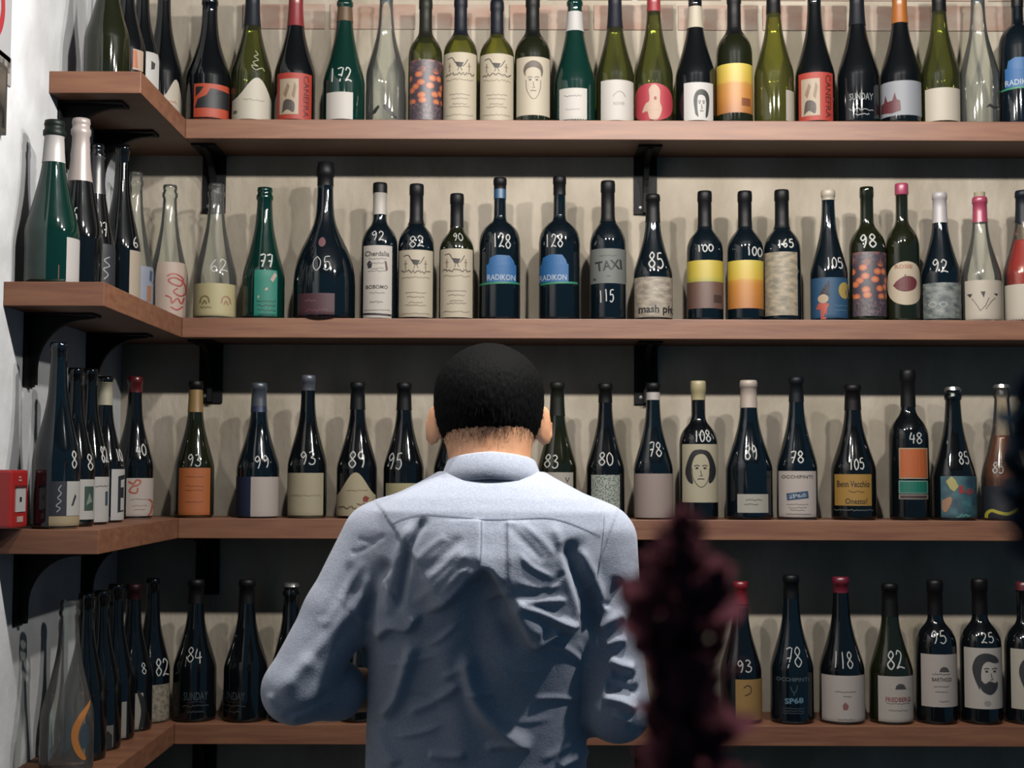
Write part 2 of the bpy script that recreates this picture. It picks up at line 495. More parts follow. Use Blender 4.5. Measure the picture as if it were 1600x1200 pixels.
    # flat print on the last label (on=1) or on the glass itself (on=0)
    def txt(s, t, cx, cy, h, c=(40, 38, 40), rot=0, width=None, on=1, slant=0, bold=0.012):
        V, Fc = text_mesh(t, bold)
        V = V.copy(); V = V - V.max(0) / 2
        sx = h if width is None else width / (V[:, 0].max() * 2)
        a = np.stack([V[:, 0] * sx, -V[:, 1] * h], 1)
        if rot:
            k = math.radians(rot); a = np.stack([a[:, 0] * math.cos(k) - a[:, 1] * math.sin(k), a[:, 0] * math.sin(k) + a[:, 1] * math.cos(k)], 1)
        a[:, 1] += slant * a[:, 0]
        p, e, n = s._par(on)
        s._emit(a + np.array([cx, cy]), Fc, c, e, n, p)
        return s
    def poly(s, pts, c, on=1, lift=0.0, sm=False):
        if sm: pts = [tuple(q) for q in smooth_line(list(pts) + [pts[0]], 4)[:-1]]
        tri = tessellate_polygon([[Vector((a, b, 0)) for a, b in pts]])
        p, e, n = s._par(on)
        s._emit(pts, tri, c, e + lift, n, p)
        return s
    def disc(s, cx, cy, rx, ry, c, on=1, lift=0.0, n=14):
        return s.poly([(cx + rx * math.cos(i * 2 * math.pi / n), cy + ry * math.sin(i * 2 * math.pi / n)) for i in range(n)], c, on, lift)
    def strokes(s, lines, wid, c, on=1, name=None, lift=0.0):
        V = []; Fc = []
        for ln in lines:
            ln = np.array(ln, float); d = np.gradient(ln, axis=0)
            nrm = np.stack([-d[:, 1], d[:, 0]], 1); nrm /= np.linalg.norm(nrm, axis=1)[:, None] + 1e-9
            k = len(V)
            for q, nn in zip(ln, nrm):
                V.append(q + nn * wid / 2); V.append(q - nn * wid / 2)
            for i in range(len(ln) - 1): Fc.append((k + 2 * i, k + 2 * i + 1, k + 2 * i + 3, k + 2 * i + 2))
        p, e, n = s._par(on)
        Vm = [s.pt(a, b, e + lift) for a, b in V]
        mesh_obj(name or n, Vm, Fc, c if not isinstance(c, tuple) else ink(c), p)
        return s
    def price(s, t, cx, cy, h, wd=None, wid=2.0):
        """hand-written price in white marker"""
        n = len(t); wd = wd or n * h * .62; cw = wd / n; L_ = []
        for i, ch in enumerate(t):
            ox = cx - wd / 2 + i * cw; dy = random.uniform(-.06, .06) * h
            for kind, pts in DIG[ch]:
                q = [(ox + a * cw * .86, cy + h / 2 - b / 1.5 * h + dy) for a, b in pts]
                L_.append(smooth_line(q, 6) if kind == 's' else smooth_line(q, 2))
        s.strokes(L_, wid, CHALK, 0, 'price_mark')
        return s
    def scrawl(s, x0, x1, y, h, c=(110, 104, 98), wid=.9, on=1, seed=1):
        """a line of print or handwriting too small to read"""
        g = random.Random(seed * 31 + int(x0)); n = max(4, int((x1 - x0) / 1.6))
        return s.strokes([[(x0 + (x1 - x0) * i / n, y + g.uniform(-.5, .5) * h) for i in range(n + 1)]], wid, c, on)
    def lines(s, x0, x1, ys, h=2, c=(140, 130, 120), on=1):
        for k, y in enumerate(ys):
            q = (k % 3) * (x1 - x0) * .08
            s.scrawl(x0 + q, x1 - q, y, h, c, .9, on, k + 3)
        return s
    def face(s, x0, x1, y0, y1, kind):
        X = lambda u: x0 + (x1 - x0) * u
        Y = lambda v: y0 + (y1 - y0) * v
        P = lambda l: [(X(a), Y(b)) for a, b in l]
        d = dict(short=(118, 104, 92), long=(34, 34, 38), beard=(62, 64, 68), photo=(58, 62, 58))[kind]
        sk = dict(short=(206, 192, 168), long=(216, 208, 184), beard=(206, 202, 196), photo=(200, 200, 196))[kind]
        fine = tuple(int(v * .8 + 20) for v in d)
        if kind == 'short':
            s.poly(P([(.2, .42), (.12, .25), (.22, .08), (.5, 0), (.78, .07), (.88, .25), (.82, .42), (.78, .26), (.62, .18), (.38, .18), (.22, .26)]), d, sm=True)
        elif kind == 'long':
            s.poly(P([(.5, 0), (.25, .05), (.08, .3), (.0, .62), (.1, .85), (.25, .9), (.2, .6), (.24, .34), (.36, .16), (.6, .13), (.76, .3), (.8, .6), (.76, .88), (.9, .84), (1, .6), (.93, .3), (.76, .06)]), d, sm=True)
        elif kind == 'beard':
            s.poly(P([(.3, .9), (.12, .62), (.05, .35), (.2, .1), (.5, 0), (.85, .06), (1, .2), (.86, .24), (.6, .2), (.42, .3), (.36, .5), (.36, .68)]), d, sm=True)
            s.poly(P([(.36, .66), (.5, .74), (.66, .68), (.84, .72), (.94, .7), (.92, .86), (.74, 1), (.52, .98), (.34, .86)]), d, sm=True)
        else:
            s.poly(P([(.1, .9), (0, .4), (.15, .1), (.5, 0), (.85, .08), (1, .35), (.92, .9), (.75, 1), (.8, .5), (.7, .25), (.4, .2), (.26, .3), (.24, .7), (.3, 1)]), d, sm=True)
        ex = (.38, .64) if kind != 'beard' else (.56, .84)
        ey = .5 if kind != 'beard' else .44
        for q in ex:
            s.disc(X(q), Y(ey), (x1 - x0) * .055, (y1 - y0) * .028, fine, n=8)
            s.strokes([[(X(q - .09), Y(ey - .055)), (X(q), Y(ey - .08)), (X(q + .09), Y(ey - .06))]], 1.3, fine)
        nx = .5 if kind != 'beard' else .72
        s.strokes([[(X(nx), Y(ey + .05)), (X(nx + .02), Y(ey + .16)), (X(nx + .07), Y(ey + .2)), (X(nx - .04), Y(ey + .21))]], 1.0, fine)
        s.strokes([[(X(nx - .1), Y(ey + .29)), (X(nx), Y(ey + .28)), (X(nx + .12), Y(ey + .29))]], 1.4, fine)
        if kind in ('short', 'long'):
            s.strokes([smooth_line(P([(.22, .5), (.25, .75), (.4, .95), (.52, 1), (.65, .94), (.77, .74), (.79, .5)]), 4)], .9, fine)
        return s

B = Bottle
flowers = flower_mat()
yellow_or = ramp_mat('yellow_orange_bands', [(0, (196, 120, 40)), (.35, (226, 150, 50)), (.6, (228, 160, 60)), (.64, (240, 200, 70)), (1, (246, 220, 84))], grain=.06)
yellow_or2 = ramp_mat('yellow_amber_bands', [(0, (214, 132, 40)), (.5, (232, 152, 44)), (.58, (238, 170, 50)), (.62, (246, 206, 60)), (1, (248, 222, 80))], grain=.06)
yellow_br = ramp_mat('yellow_brown_bands', [(0, (116, 78, 64)), (.55, (122, 82, 62)), (.56, (190, 190, 70)), (.66, (232, 208, 66)), (1, (240, 214, 70))])
rock = noise_mat('rock_print', lin((150, 138, 122)), lin((214, 200, 178)), 5, .6, coords='UV', stretch=(1, 2, 1), detail=10)
sand = noise_mat('landscape_print', lin((142, 136, 116)), lin((212, 192, 160)), 4, .6, coords='UV', stretch=(1, 3.5, 1), detail=8)
grey_bl = noise_mat('cloud_print', lin((74, 88, 92)), lin((166, 172, 166)), 4, .6, coords='UV', stretch=(1.4, 1.6, 1), detail=9)
splat = noise_mat('splatter_print', lin((72, 108, 98)), lin((216, 220, 206)), 16, .6, coords='UV', stretch=(1.3, 1.3, 1), lo=.4, hi=.56)
reef = noise_mat('reef_print', lin((24, 70, 92)), lin((64, 130, 140)), 4, .6, coords='UV', detail=8)
birdp = noise_mat('hedge_print', lin((120, 116, 96)), lin((196, 180, 158)), 9, .6, coords='UV', detail=9)
STEEL = (170, 174, 182)

def red_animal(b, x0, x1, y0, y1, tx):
    """red label with a pale picture panel and upright lettering"""
    b.lab(x0, x1, y0, y1, (200, 62, 44))
    w = x1 - x0; h = y1 - y0
    b.poly([(x0 + .08 * w, y0 + .13 * h), (x0 + .62 * w, y0 + .13 * h), (x0 + .62 * w, y0 + .9 * h), (x0 + .08 * w, y0 + .9 * h)], (204, 184, 158))
    b.poly([(x0 + .15 * w, y0 + .88 * h), (x0 + .2 * w, y0 + .62 * h), (x0 + .34 * w, y0 + .58 * h), (x0 + .5 * w, y0 + .66 * h), (x0 + .48 * w, y0 + .86 * h), (x0 + .3 * w, y0 + .8 * h)], (84, 72, 64), lift=.0003, sm=True)
    b.poly([(x0 + .18 * w, y0 + .46 * h), (x0 + .3 * w, y0 + .22 * h), (x0 + .36 * w, y0 + .3 * h), (x0 + .26 * w, y0 + .54 * h)], (158, 130, 104), lift=.0003)
    b.poly([(x0 + .42 * w, y0 + .5 * h), (x0 + .5 * w, y0 + .2 * h), (x0 + .56 * w, y0 + .3 * h), (x0 + .5 * w, y0 + .56 * h)], (158, 130, 104), lift=.0003)
    b.txt('CANEFRA', x0 + tx * w, (y0 + y1) / 2, 8, (96, 30, 28), 90, h * .9)

def radikon(b, x0, x1, y0, y1, tcx, tw, gx0, gx1):
    """cut-out blue label printed on the glass"""
    w = x1 - x0; h = y1 - y0
    b.lab(x0, x1, y0 + h * .35, y1, (42, 118, 186))
    b.poly([(x0 + .06 * w, y0 + .4 * h), (x0 + .12 * w, y0 + .1 * h), (x0 + .35 * w, y0), (x0 + .78 * w, y0 + .02 * h), (x0 + .9 * w, y0 + .18 * h), (x0 + .98 * w, y0 + .4 * h)], (42, 118, 186), lift=-.0004)
    b.txt('RADIKON', tcx, y1 - 7, 9, (206, 220, 232), 0, tw)
    b.poly([(gx0, y1 + 1), (gx1, y1 - 1), (gx1, y1 + 2), (gx0, y1 + 4)], (52, 160, 118), on=0)

def dinner(b, x0, x1, y0, y1):
    """cream label: small engraving over lines of lettering"""
    b.lab(x0, x1, y0, y1, CREAM)
    w = x1 - x0; h = y1 - y0
    b.strokes([smooth_line([(x0 + .14 * w, y0 + .09 * h), (x0 + .28 * w, y0 + .08 * h), (x0 + .4 * w, y0 + .17 * h), (x0 + .6 * w, y0 + .2 * h), (x0 + .74 * w, y0 + .1 * h)], 4)], 1.2, (60, 52, 46))
    b.poly([(x0 + .36 * w, y0 + .14 * h), (x0 + .62 * w, y0 + .15 * h), (x0 + .54 * w, y0 + .22 * h), (x0 + .42 * w, y0 + .21 * h)], (54, 46, 42))
    b.strokes([[(x0 + .48 * w, y0 + .2 * h), (x0 + .44 * w, y0 + .27 * h)], [(x0 + .5 * w, y0 + .2 * h), (x0 + .57 * w, y0 + .27 * h)]], 1, (60, 52, 46))
    for q in (.2, .78): b.strokes([[(x0 + q * w, y0 + .15 * h), (x0 + q * w, y0 + .28 * h)], [(x0 + (q - .05) * w, y0 + .2 * h), (x0 + (q + .05) * w, y0 + .2 * h)]], 1.4, (150, 134, 108))
    b.scrawl(x0 + .08 * w, x1 - .08 * w, y0 + .315 * h, 5, (112, 98, 80), 1.6)
    b.scrawl(x0 + .1 * w, x1 - .1 * w, y0 + .40 * h, 3, (168, 150, 122), 1)
    b.lines(x0 + .2 * w, x1 - .2 * w, [y0 + q * h for q in (.62, .68, .76, .80)], 2, (150, 136, 114))
    b.scrawl(x0 + .1 * w, x1 - .1 * w, y0 + .92 * h, 2, (160, 146, 122), .9)

# ---- top shelf
b = B(0, 325, -1, 70, 'burg', 'K', 'black bottle with red-orange and black label on the top shelf, beside the white arched label')
b.lab(303, 357, 132, 187, (216, 84, 48)); b.poly([(306, 137), (318, 137), (312, 146), (306, 152)], (24, 26, 30)); b.poly([(305, 170), (309, 156), (322, 150), (328, 139), (356, 142), (356, 169), (330, 170)], (22, 26, 34))
b = B(0, 392, -16, 64, 'burg', 'O', 'olive bottle with white bell-shaped label and grapes marked on the glass')
b.cap(35, (40, 50, 66)).lab(363, 425, 122, 187, (232, 224, 206), 'arch')
b.strokes([smooth_line([(399, 78), (404, 84), (396, 88), (404, 93), (394, 98), (402, 104), (392, 103), (398, 110), (408, 106), (412, 110)], 4)], 1.6, (188, 190, 160), 0)
b.scrawl(380, 412, 157, 3, (170, 160, 144)); b.poly([(365, 173), (371, 173), (371, 178), (365, 178)], (110, 130, 90))
b = B(0, 460, -16, 64, 'burg', 'K', 'black bottle with red capsule and red picture label on the top shelf')
b.cap(35, (160, 40, 48)); red_animal(b, 433, 486, 115, 187, .84)
b = B(0, 537, -8, 66, 'cham', 'G', 'dark green bottle marked 172 with plain white label on the top shelf')
b.cap(27, (120, 92, 64), 5).lab(510, 551, 145, 187, (236, 230, 222)).price('172', 532, 117, 22, 38)
b = B(0, 602, -14, 62, 'burg', 'C', 'empty clear glass bottle with a black moustache print on the top shelf')
b.poly([(580, 180), (584, 172), (591, 165), (593, 169), (587, 178)], (34, 34, 34), 0); b.poly([(598, 166), (602, 164), (612, 174), (621, 184), (618, 186), (606, 178), (599, 171)], (34, 34, 34), 0)
b = B(0, 664, -1, 54, 'bord', 'O', 'olive bottle with dark flower-patterned label on the top shelf')
b.cap(56, (52, 54, 40)).lab(640, 691, 94, 188, flowers)
b = B(0, 719, -4, 54, 'bord', 'Y', 'golden green bottle with tall cream label on the top shelf, beside the flower label')
b.cap(52, (34, 42, 60)); dinner(b, 692, 744, 83, 189)
b = B(0, 776, 2, 55, 'bord', 'Y', 'golden green bottle with tall cream label on the top shelf, beside the short-haired portrait')
b.cap(49, (34, 42, 60)); dinner(b, 750, 802, 85, 189)
b = B(0, 832, -4, 57, 'bord', 'B', 'dark bottle with cream label showing a drawn short-haired face on the top shelf')
b.cap(54, (26, 30, 30)).lab(807, 859, 90, 181, (228, 216, 192)).face(813, 853, 96, 156, 'short')
b = B(0, 898, -9, 65, 'cham', 'G', 'green bottle with white neck paper and small white label on the top shelf')
b.cap(43, (228, 226, 224), 12, 'neck_paper', .6).lab(874, 917, 139, 189, (236, 230, 222)).scrawl(882, 908, 151, 3, (150, 146, 140)).scrawl(884, 906, 172, 2, (190, 184, 176))
b = B(0, 961, -15, 60, 'burg', 'O', 'olive bottle with navy capsule and white house-drawing label on the top shelf')
b.cap(38, (40, 46, 66)).lab(939, 990, 126, 189, (234, 228, 220))
b.strokes([smooth_line([(958, 152), (962, 147), (968, 144), (974, 147), (977, 152)], 3), [(958, 152), (977, 152)]], 1, (170, 162, 152)); b.txt('ROVE', 967, 163, 5, (186, 178, 168))
b = B(0, 1022, -18, 60, 'burg', 'O', 'olive bottle with round red label and pale figure on the top shelf')
b.cap(12, (186, 62, 70)).lab(992, 1051, 131, 190, (206, 62, 78), 'round')
b.poly([(1014, 141), (1019, 134), (1025, 134), (1031, 142), (1031, 160), (1034, 172), (1028, 187), (1016, 187), (1012, 175), (1004, 176), (1009, 163), (1015, 158)], (226, 190, 166), sm=True)
b.disc(1024, 155, 2.2, 3, (168, 70, 60), lift=.0003)
b = B(0, 1087, -12, 63, 'burg', 'K', 'black bottle with cream neck band and white label with black and white photo print')
b.cap(38, (226, 214, 190), 4, 'neck_band', .6).lab(1069, 1114, 130, 189, (236, 232, 228)).face(1084, 1108, 141, 184, 'photo')
b = B(0, 1148, -10, 57, 'bord', 'B', 'dark bottle with yellow and orange label on the top shelf')
b.cap(50, (28, 30, 34)).lab(1120, 1176.5, 100, 177, yellow_or).poly([(1159, 154), (1172, 154), (1172, 166), (1159, 166)], (150, 84, 40))
b = B(0, 1210, -17, 62, 'burg', 'Y', 'yellow-olive see-through bottle with black capsule turned back to front')
b.cap(15, (22, 24, 28)).lab(1228, 1241, 141, 189, (210, 200, 184))
b = B(0, 1274, -15, 62, 'burg', 'K', 'black bottle without capsule with red picture label on the top shelf')
red_animal(b, 1249, 1301, 114, 189, .86)
b = B(0, 1341, -16, 64, 'burg', 'K', 'black bottle with SUNDAY lettering and navy capsule on the top shelf')
b.cap(33, (34, 42, 54)).txt('SUNDAY', 1346, 152, 11, (150, 156, 158), 0, 36, 0).scrawl(1327, 1364, 172, 4, (190, 192, 190), 1, 0).scrawl(1337, 1358, 180, 3, (200, 202, 200), 1, 0)
b = B(0, 1408, -14, 64, 'burg', 'K', 'black bottle with orange capsule and silver label showing a dark red castle')
b.cap(30, (206, 122, 44)).lab(1377, 1439, 127, 181, STEEL)
b.poly([(1378, 174), (1379, 160), (1383, 158), (1385, 147), (1388, 158), (1395, 157), (1399, 145), (1402, 156), (1407, 158), (1408, 174), (1394, 177)], (110, 44, 54))
b = B(0, 1470, -18, 61, 'burg', 'O', 'olive bottle with black capsule and blank cream label on the top shelf')
b.cap(11, (24, 26, 30)).lab(1447, 1499, 138, 189, (222, 212, 194))
b = B(0, 1531, -14, 62, 'burg', 'C', 'empty clear glass bottle on the top shelf beside the blue cut-out label')
b.poly([(1539, 170), (1546, 163), (1553, 167), (1560, 164), (1561, 168), (1552, 171), (1545, 168)], (50, 50, 48), 0)
b = B(0, 1593, -30, 60, 'radi', 'N', 'dark bottle with blue cut-out label on the top shelf')
b.cap(4, (26, 30, 38)); radikon(b, 1573, 1616, 90, 136, 1597, 48, 1563, 1622)

# ---- top shelf, side wing
b = B(0, 165, -70, 70, 'cham', 'B', 'big dark bottle at the open end of the top side shelf', 2.745)
b = B(0, 195, -45, 61, 'burg', 'K', 'dark bottle with orange and white label edge on the top side shelf', 2.875)
b.lab(205, 221, 76, 108, (218, 190, 168)).poly([(205, 78), (211, 78), (213, 105), (205, 105)], (210, 120, 76))
b = B(0, 219, -28, 60, 'burg', 'K', 'dark bottle with white label on the top side shelf, next to the corner one', 2.985)
b.lab(222, 246, 80, 150, (232, 230, 226)).poly([(234, 94), (240, 97), (239, 106), (234, 108)], (50, 50, 54))
b = B(0, 253, -20, 60, 'burg', 'K', 'black bottle with cream label standing in the corner of the top shelf', 3.105)
b.lab(247, 284, 122, 186, (226, 214, 196), 'arch').scrawl(255, 275, 158, 4, (214, 140, 90), 1.2)

# ---- second shelf
b = B(1, 335, 288, 66, 'cham', 'C', 'clear bottle marked 62 with yellowish label on the second shelf')
b.lab(303, 369, 443, 498, (222, 210, 160)).price('62', 342, 415, 19, 30, 1.6)
for q, c in ((320, (150, 136, 84)), (352, (196, 144, 116))):
    b.strokes([smooth_line([(q - 7, 474), (q - 5, 466), (q, 463), (q + 5, 466), (q + 7, 474)], 4), smooth_line([(q - 3, 476), (q, 470), (q + 3, 476)], 3)], 2.2, c)
b.scrawl(314, 330, 481, 4, (150, 136, 84), 1.2)
b = B(1, 411, 294, 66, 'cham', 'G', 'dark green bottle marked 77 with bright teal label')
b.lab(397, 432, 422, 498, (20, 152, 130)).price('77', 417, 407, 20, 27, 2.6)
b.poly([(421, 437), (428, 425), (431, 430), (425, 441)], (220, 190, 180)); b.poly([(413, 452), (417, 449), (418, 453), (414, 455)], (220, 190, 180)); b.poly([(403, 462), (405, 463), (404, 467), (402, 466)], (220, 200, 190))
for k in range(4): b.scrawl(401 + k, 430, 473 + k * 7 - 2, 3, (10, 86, 80), 1.3, 1, k)
b = B(1, 506, 255, 97, 'magn', 'N', 'fat magnum bottle marked 05 with maroon label and round seal')
b.cap(283, (24, 26, 34), None, 'capsule', .5).lab(466, 522, 459, 498, (92, 50, 62)).scrawl(476, 494, 470, 5, (150, 104, 110), 1.2).scrawl(478, 512, 486, 5, (140, 90, 98), 1.2)
b.disc(500, 377, 8, 8, (140, 92, 100), 0).price('05', 503, 411, 22, 32, 1.2)
b = B(1, 592, 287, 57, 'bord', 'N', 'dark bottle marked 92 with white neck band and narrow white lettered label')
b.cap(298, (22, 22, 26)).cap(332, (224, 216, 206), 298.2, 'neck_band', .6).lab(567.5, 611.5, 384, 497, (230, 222, 212))
b.price('92', 590, 369, 15, 23, 1.6).txt('Cherdalia', 588.5, 397, 8, (50, 48, 50), 0, 37).txt('BOBOMO', 588.5, 449, 6, (50, 46, 48), 0, 33)
b.poly([(573, 412), (577, 407), (581, 412), (580, 419), (575, 420)], (56, 54, 60)).poly([(600, 408), (603, 409), (605, 422), (602, 424)], (110, 66, 62))
b.lines(575, 603, (405, 412, 420, 424, 458), 2, (160, 152, 146)).scrawl(578, 598, 473, 4, (110, 104, 100)).scrawl(570, 609, 485, 1.5, (150, 140, 132))
b.poly([(568, 489), (611, 491), (611, 494), (568, 492)], (40, 38, 42))
b = B(1, 649.5, 289, 57, 'bord', 'N', 'dark bottle marked 82 with tall cream label and drawn scene')
b.cap(348, (20, 24, 32)); dinner(b, 623, 675.5, 391, 499); b.price('82', 651, 378, 17, 25, 1.5)
b = B(1, 713, 304, 55, 'bord', 'B', 'shorter olive-dark bottle marked 90 with tall cream label and drawn scene')
b.cap(352, (22, 26, 34)); dinner(b, 688, 738, 389, 496); b.price('90', 716, 370, 13, 22, 1.5)
b = B(1, 780.5, 279, 65, 'radi', 'N', 'bottle marked 128 with blue cut-out label and blue neck band')
b.cap(291, (24, 28, 36)).cap(306, (40, 104, 150), 291.2, 'neck_band', .5); radikon(b, 760, 806, 399, 441, 783, 43, 749, 812); b.price('128', 784, 377, 22, 30, 1.7)
b = B(1, 874, 277, 65, 'radi', 'N', 'bottle marked 128 with blue cut-out label turned aside and plain dark neck')
b.cap(300, (22, 26, 32)); radikon(b, 843, 888, 398, 441, 864, 42, 842, 902); b.price('128', 866, 377, 20, 30, 1.7)
b = B(1, 950, 284, 57, 'bord', 'N', 'dark bottle marked 115 below a grey TAXI label')
b.cap(344, (22, 24, 30)).lab(922, 978.5, 389, 443, (132, 136, 132)).txt('TAXI', 951, 415, 15, (30, 32, 34), -6, 40, bold=.02).strokes([[(928, 425), (972, 421)], [(930, 410), (975, 405)]], 1.6, (36, 38, 40)).scrawl(937, 963, 400, 2, (90, 94, 92)).scrawl(948, 954, 432, 2, (70, 74, 72))
b.poly([(928, 434), (933, 437), (928, 439)], (50, 60, 54)).price('115', 948, 463, 19, 25, 1.6)
b = B(1, 1020.5, 305, 61, 'burg', 'N', 'bottle marked 85 with pale rock-patterned mash pit label')
b.cap(344, (24, 28, 34)).lab(992, 1050, 433, 499, rock).txt('mash pit', 1025, 485, 16, (26, 24, 26), 0, 53, bold=.022).price('85', 1027, 406, 25, 29, 2.2)
b = B(1, 1102, 300, 57, 'bord', 'N', 'bottle marked 100 with yellow and brown label')
b.cap(352, (20, 24, 30)).lab(1074, 1131, 407, 482, yellow_br).poly([(1115, 461), (1127, 461), (1127, 473), (1115, 473)], (76, 52, 46)).price('100', 1103, 388, 11, 27, 1.8)
b = B(1, 1165, 300, 57, 'bord', 'N', 'bottle marked 100 with yellow and amber label')
b.cap(352, (20, 24, 30)).lab(1138, 1193, 407, 482, yellow_or2).price('100', 1180, 393, 14, 25, 1.8)
b = B(1, 1223, 298, 58, 'bord', 'N', 'bottle marked 165 with sandy landscape label')
b.cap(354, (20, 24, 30)).lab(1196, 1246, 394, 493, sand).price('165', 1229, 381, 13, 27, 2)
b = B(1, 1296, 298, 58, 'burg', 'N', 'bottle marked 105 with white wax top and blue moonlit label')
b.cap(309, (228, 216, 194), None, 'wax_top', .5).lab(1269, 1327, 434, 500, (38, 92, 132)).price('105', 1306, 411, 17, 28, 1.7)
b.poly([(1281, 461), (1287, 450), (1296, 438), (1297, 446), (1295, 455), (1297, 462)], (44, 42, 56)); b.disc(1287, 467, 8, 7, (214, 190, 160), lift=.0002); b.poly([(1276, 483), (1280, 474), (1288, 472), (1296, 476), (1293, 482), (1291, 499), (1283, 499), (1283, 484)], (214, 96, 76)); b.disc(1319, 454, 9, 13, (206, 178, 96))
b.scrawl(1305, 1322, 478, 2, (110, 150, 176)); b.scrawl(1304, 1322, 485, 2, (110, 150, 176))
b = B(1, 1356.5, 293, 57, 'bord', 'B', 'bottle marked 98 with dark flower-patterned label')
b.lab(1334, 1386, 394, 494, flowers).price('98', 1359, 377, 21, 28, 2.2)
b = B(1, 1411.5, 288, 52, 'bord', 'B', 'olive-brown bottle with pink cap and cream label showing a red fruit')
b.cap(301, (208, 84, 120)).lab(1388, 1437.5, 409, 477, (224, 206, 180), 'oval').poly([(1397, 446), (1404, 438), (1416, 432), (1428, 434), (1432, 442), (1428, 452), (1416, 456), (1404, 453)], (120, 46, 50), sm=True)
b.strokes([[(1414, 433), (1416, 429)]], 1.6, (150, 110, 90)); b.txt('ROSIE', 1413, 417, 6, (196, 120, 80), 0, 26)
b = B(1, 1471, 302, 60, 'burg', 'N', 'bottle marked 92 with silvery white capsule and cloudy grey label')
b.cap(345, (222, 214, 216), None, 'capsule', .5).lab(1444, 1504, 442, 500, grey_bl).price('92', 1471, 416, 20, 27, 1.8)
for q in (1458, 1474): b.strokes([smooth_line([(q - 6, 476), (q, 472), (q + 6, 476), (q, 480), (q - 6, 476)], 4)], 1.4, (200, 204, 200))
b = B(1, 1534, 309, 61, 'burg', 'C', 'clear bottle with cork, pink capsule and cream label with dark wedges')
b.cap(344, (210, 84, 118)).cork().lab(1510, 1566, 438, 500, (226, 214, 196))
for q in ((1513, 459, 1521, 465), (1533, 456, 1540, 466), (1552, 459, 1558, 463)): b.poly([(q[0], q[1]), (q[2], q[1]), ((q[0] + q[2]) / 2 + 1, q[3])], (58, 54, 52))
b.strokes([[(1520, 466), (1528, 478), (1532, 486)], [(1545, 466), (1540, 478), (1532, 486)], [(1554, 466), (1548, 472), (1540, 484)]], 1.1, (120, 104, 92))
b = B(1, 1602, 299, 64, 'burg', 'A', 'pink rose wine bottle with navy capsule and cream label')
b.wine(372, (214, 52, 46)).cap(344, (34, 46, 62)).lab(1573, 1632, 444, 500, (226, 216, 198))

# ---- second shelf, side wing
b = B(1, 78, 190, 84, 'cham', 'G', 'big green sparkling bottle with white neck foil ending the second side shelf', 2.53)
b.cap(248, (232, 228, 226), 206, 'neck_foil', .4).cap(206, (22, 48, 40), None, 'cap_foil').lab(100, 122, 369, 440, (228, 224, 220)).strokes([[(89, 414), (89, 436)]], 1.2, (150, 60, 70), 0)
b = B(1, 120, 187, 74, 'cham', 'K', 'sparkling bottle with silvery foil hood on the second side shelf', 2.66)
b.cap(279, (220, 206, 200), None, 'foil_hood', .35).price('5', 114, 338, 26, 8, 1.8)
b = B(1, 146, 226, 62, 'cham', 'K', 'dark bottle marked 87 with slate label of white script on the second side shelf', 2.765)
b.cap(300, (60, 60, 66), 240, 'neck_foil').lab(147, 178, 380, 470, (52, 56, 66)).price('87', 160, 356, 22, 18, 1.8).strokes([smooth_line([(160, 436), (166, 428), (159, 420), (168, 414), (160, 406), (168, 400)], 4)], 1.6, (200, 202, 204))
b = B(1, 186, 227, 62, 'burg', 'K', 'tall black bottle marked 6 with cream label edge on the second side shelf', 2.925)
b.lab(200, 219, 390, 470, (216, 200, 178)).price('6', 210, 376, 17, 9, 1.6)
b = B(1, 208, 270, 59, 'cham', 'C', 'clear bottle with pale blue label behind the tall black one', 3.055)
b.lab(215, 240, 415, 480, (170, 178, 196)).poly([(228, 445), (234, 445), (234, 470), (228, 470)], (196, 134, 96)).poly([(232, 420), (238, 424), (237, 440), (231, 436)], (84, 100, 140))
b = B(1, 262, 290, 60, 'cham', 'C', 'clear bottle with pinkish label and red scribbled figure in the corner', 3.12)
b.lab(243, 294, 409, 497, (222, 200, 184))
b.strokes([smooth_line([(260, 432), (268, 428), (278, 430), (284, 436), (280, 446), (268, 444), (262, 438), (272, 434), (286, 442), (288, 456), (280, 462), (270, 456), (276, 450)], 4), smooth_line([(258, 462), (266, 466), (268, 474), (276, 466), (282, 474), (286, 464)], 4), smooth_line([(266, 480), (276, 484), (284, 478)], 4)], 2.4, (206, 84, 72))

# ---- third shelf
b = B(2, 302.5, 596, 61, 'burg', 'B', 'bottle marked 93 with gold neck strip and plain orange label')
b.cap(643, (176, 140, 80), 608, 'neck_strip').cap(608, (20, 22, 24)).lab(279.5, 326.5, 731, 808, (214, 120, 60)).price('93', 303, 719, 18, 23, 1.5)
for k, y in enumerate((745, 759, 766, 784)): b.scrawl(290, 316, y, 1.6, (168, 92, 50), .9, 1, k)
b = B(2, 402, 599, 66, 'burg', 'N', 'bottle marked 99 with grey capsule and half blue half white label')
b.cap(634, (84, 94, 108)).cap(643, (40, 60, 100), 634.2, 'neck_ring').lab(368, 391, 745, 807, (22, 44, 82)).lab(391.5, 434.5, 745, 807, (222, 208, 200)).price('99', 409, 722, 19, 26, 1.7)
b = B(2, 479, 587, 61, 'burg', 'K', 'bottle marked 93 with grey cap and plain beige label')
b.cap(609, (96, 104, 116)).lab(450, 504, 739, 808, BEIGE).price('93', 481, 715, 20, 27, 1.7).scrawl(455, 500, 774, 3, (176, 164, 134))
b = B(2, 557, 598, 63, 'burg', 'K', 'bottle marked 89 with bell-shaped beige flower label')
b.cap(639, (20, 30, 36)).lab(526, 586, 738, 806, (212, 198, 164), 'arch').price('89', 558, 717, 25, 30, 2)
b.poly([(566, 778), (570, 774), (576, 778), (573, 784), (567, 784)], (160, 70, 60)); b.scrawl(530, 566, 793, 6, (120, 90, 66), 1.6); b.scrawl(558, 582, 788, 5, (140, 80, 64), 1.5); b.scrawl(542, 574, 766, 2, (170, 154, 122))
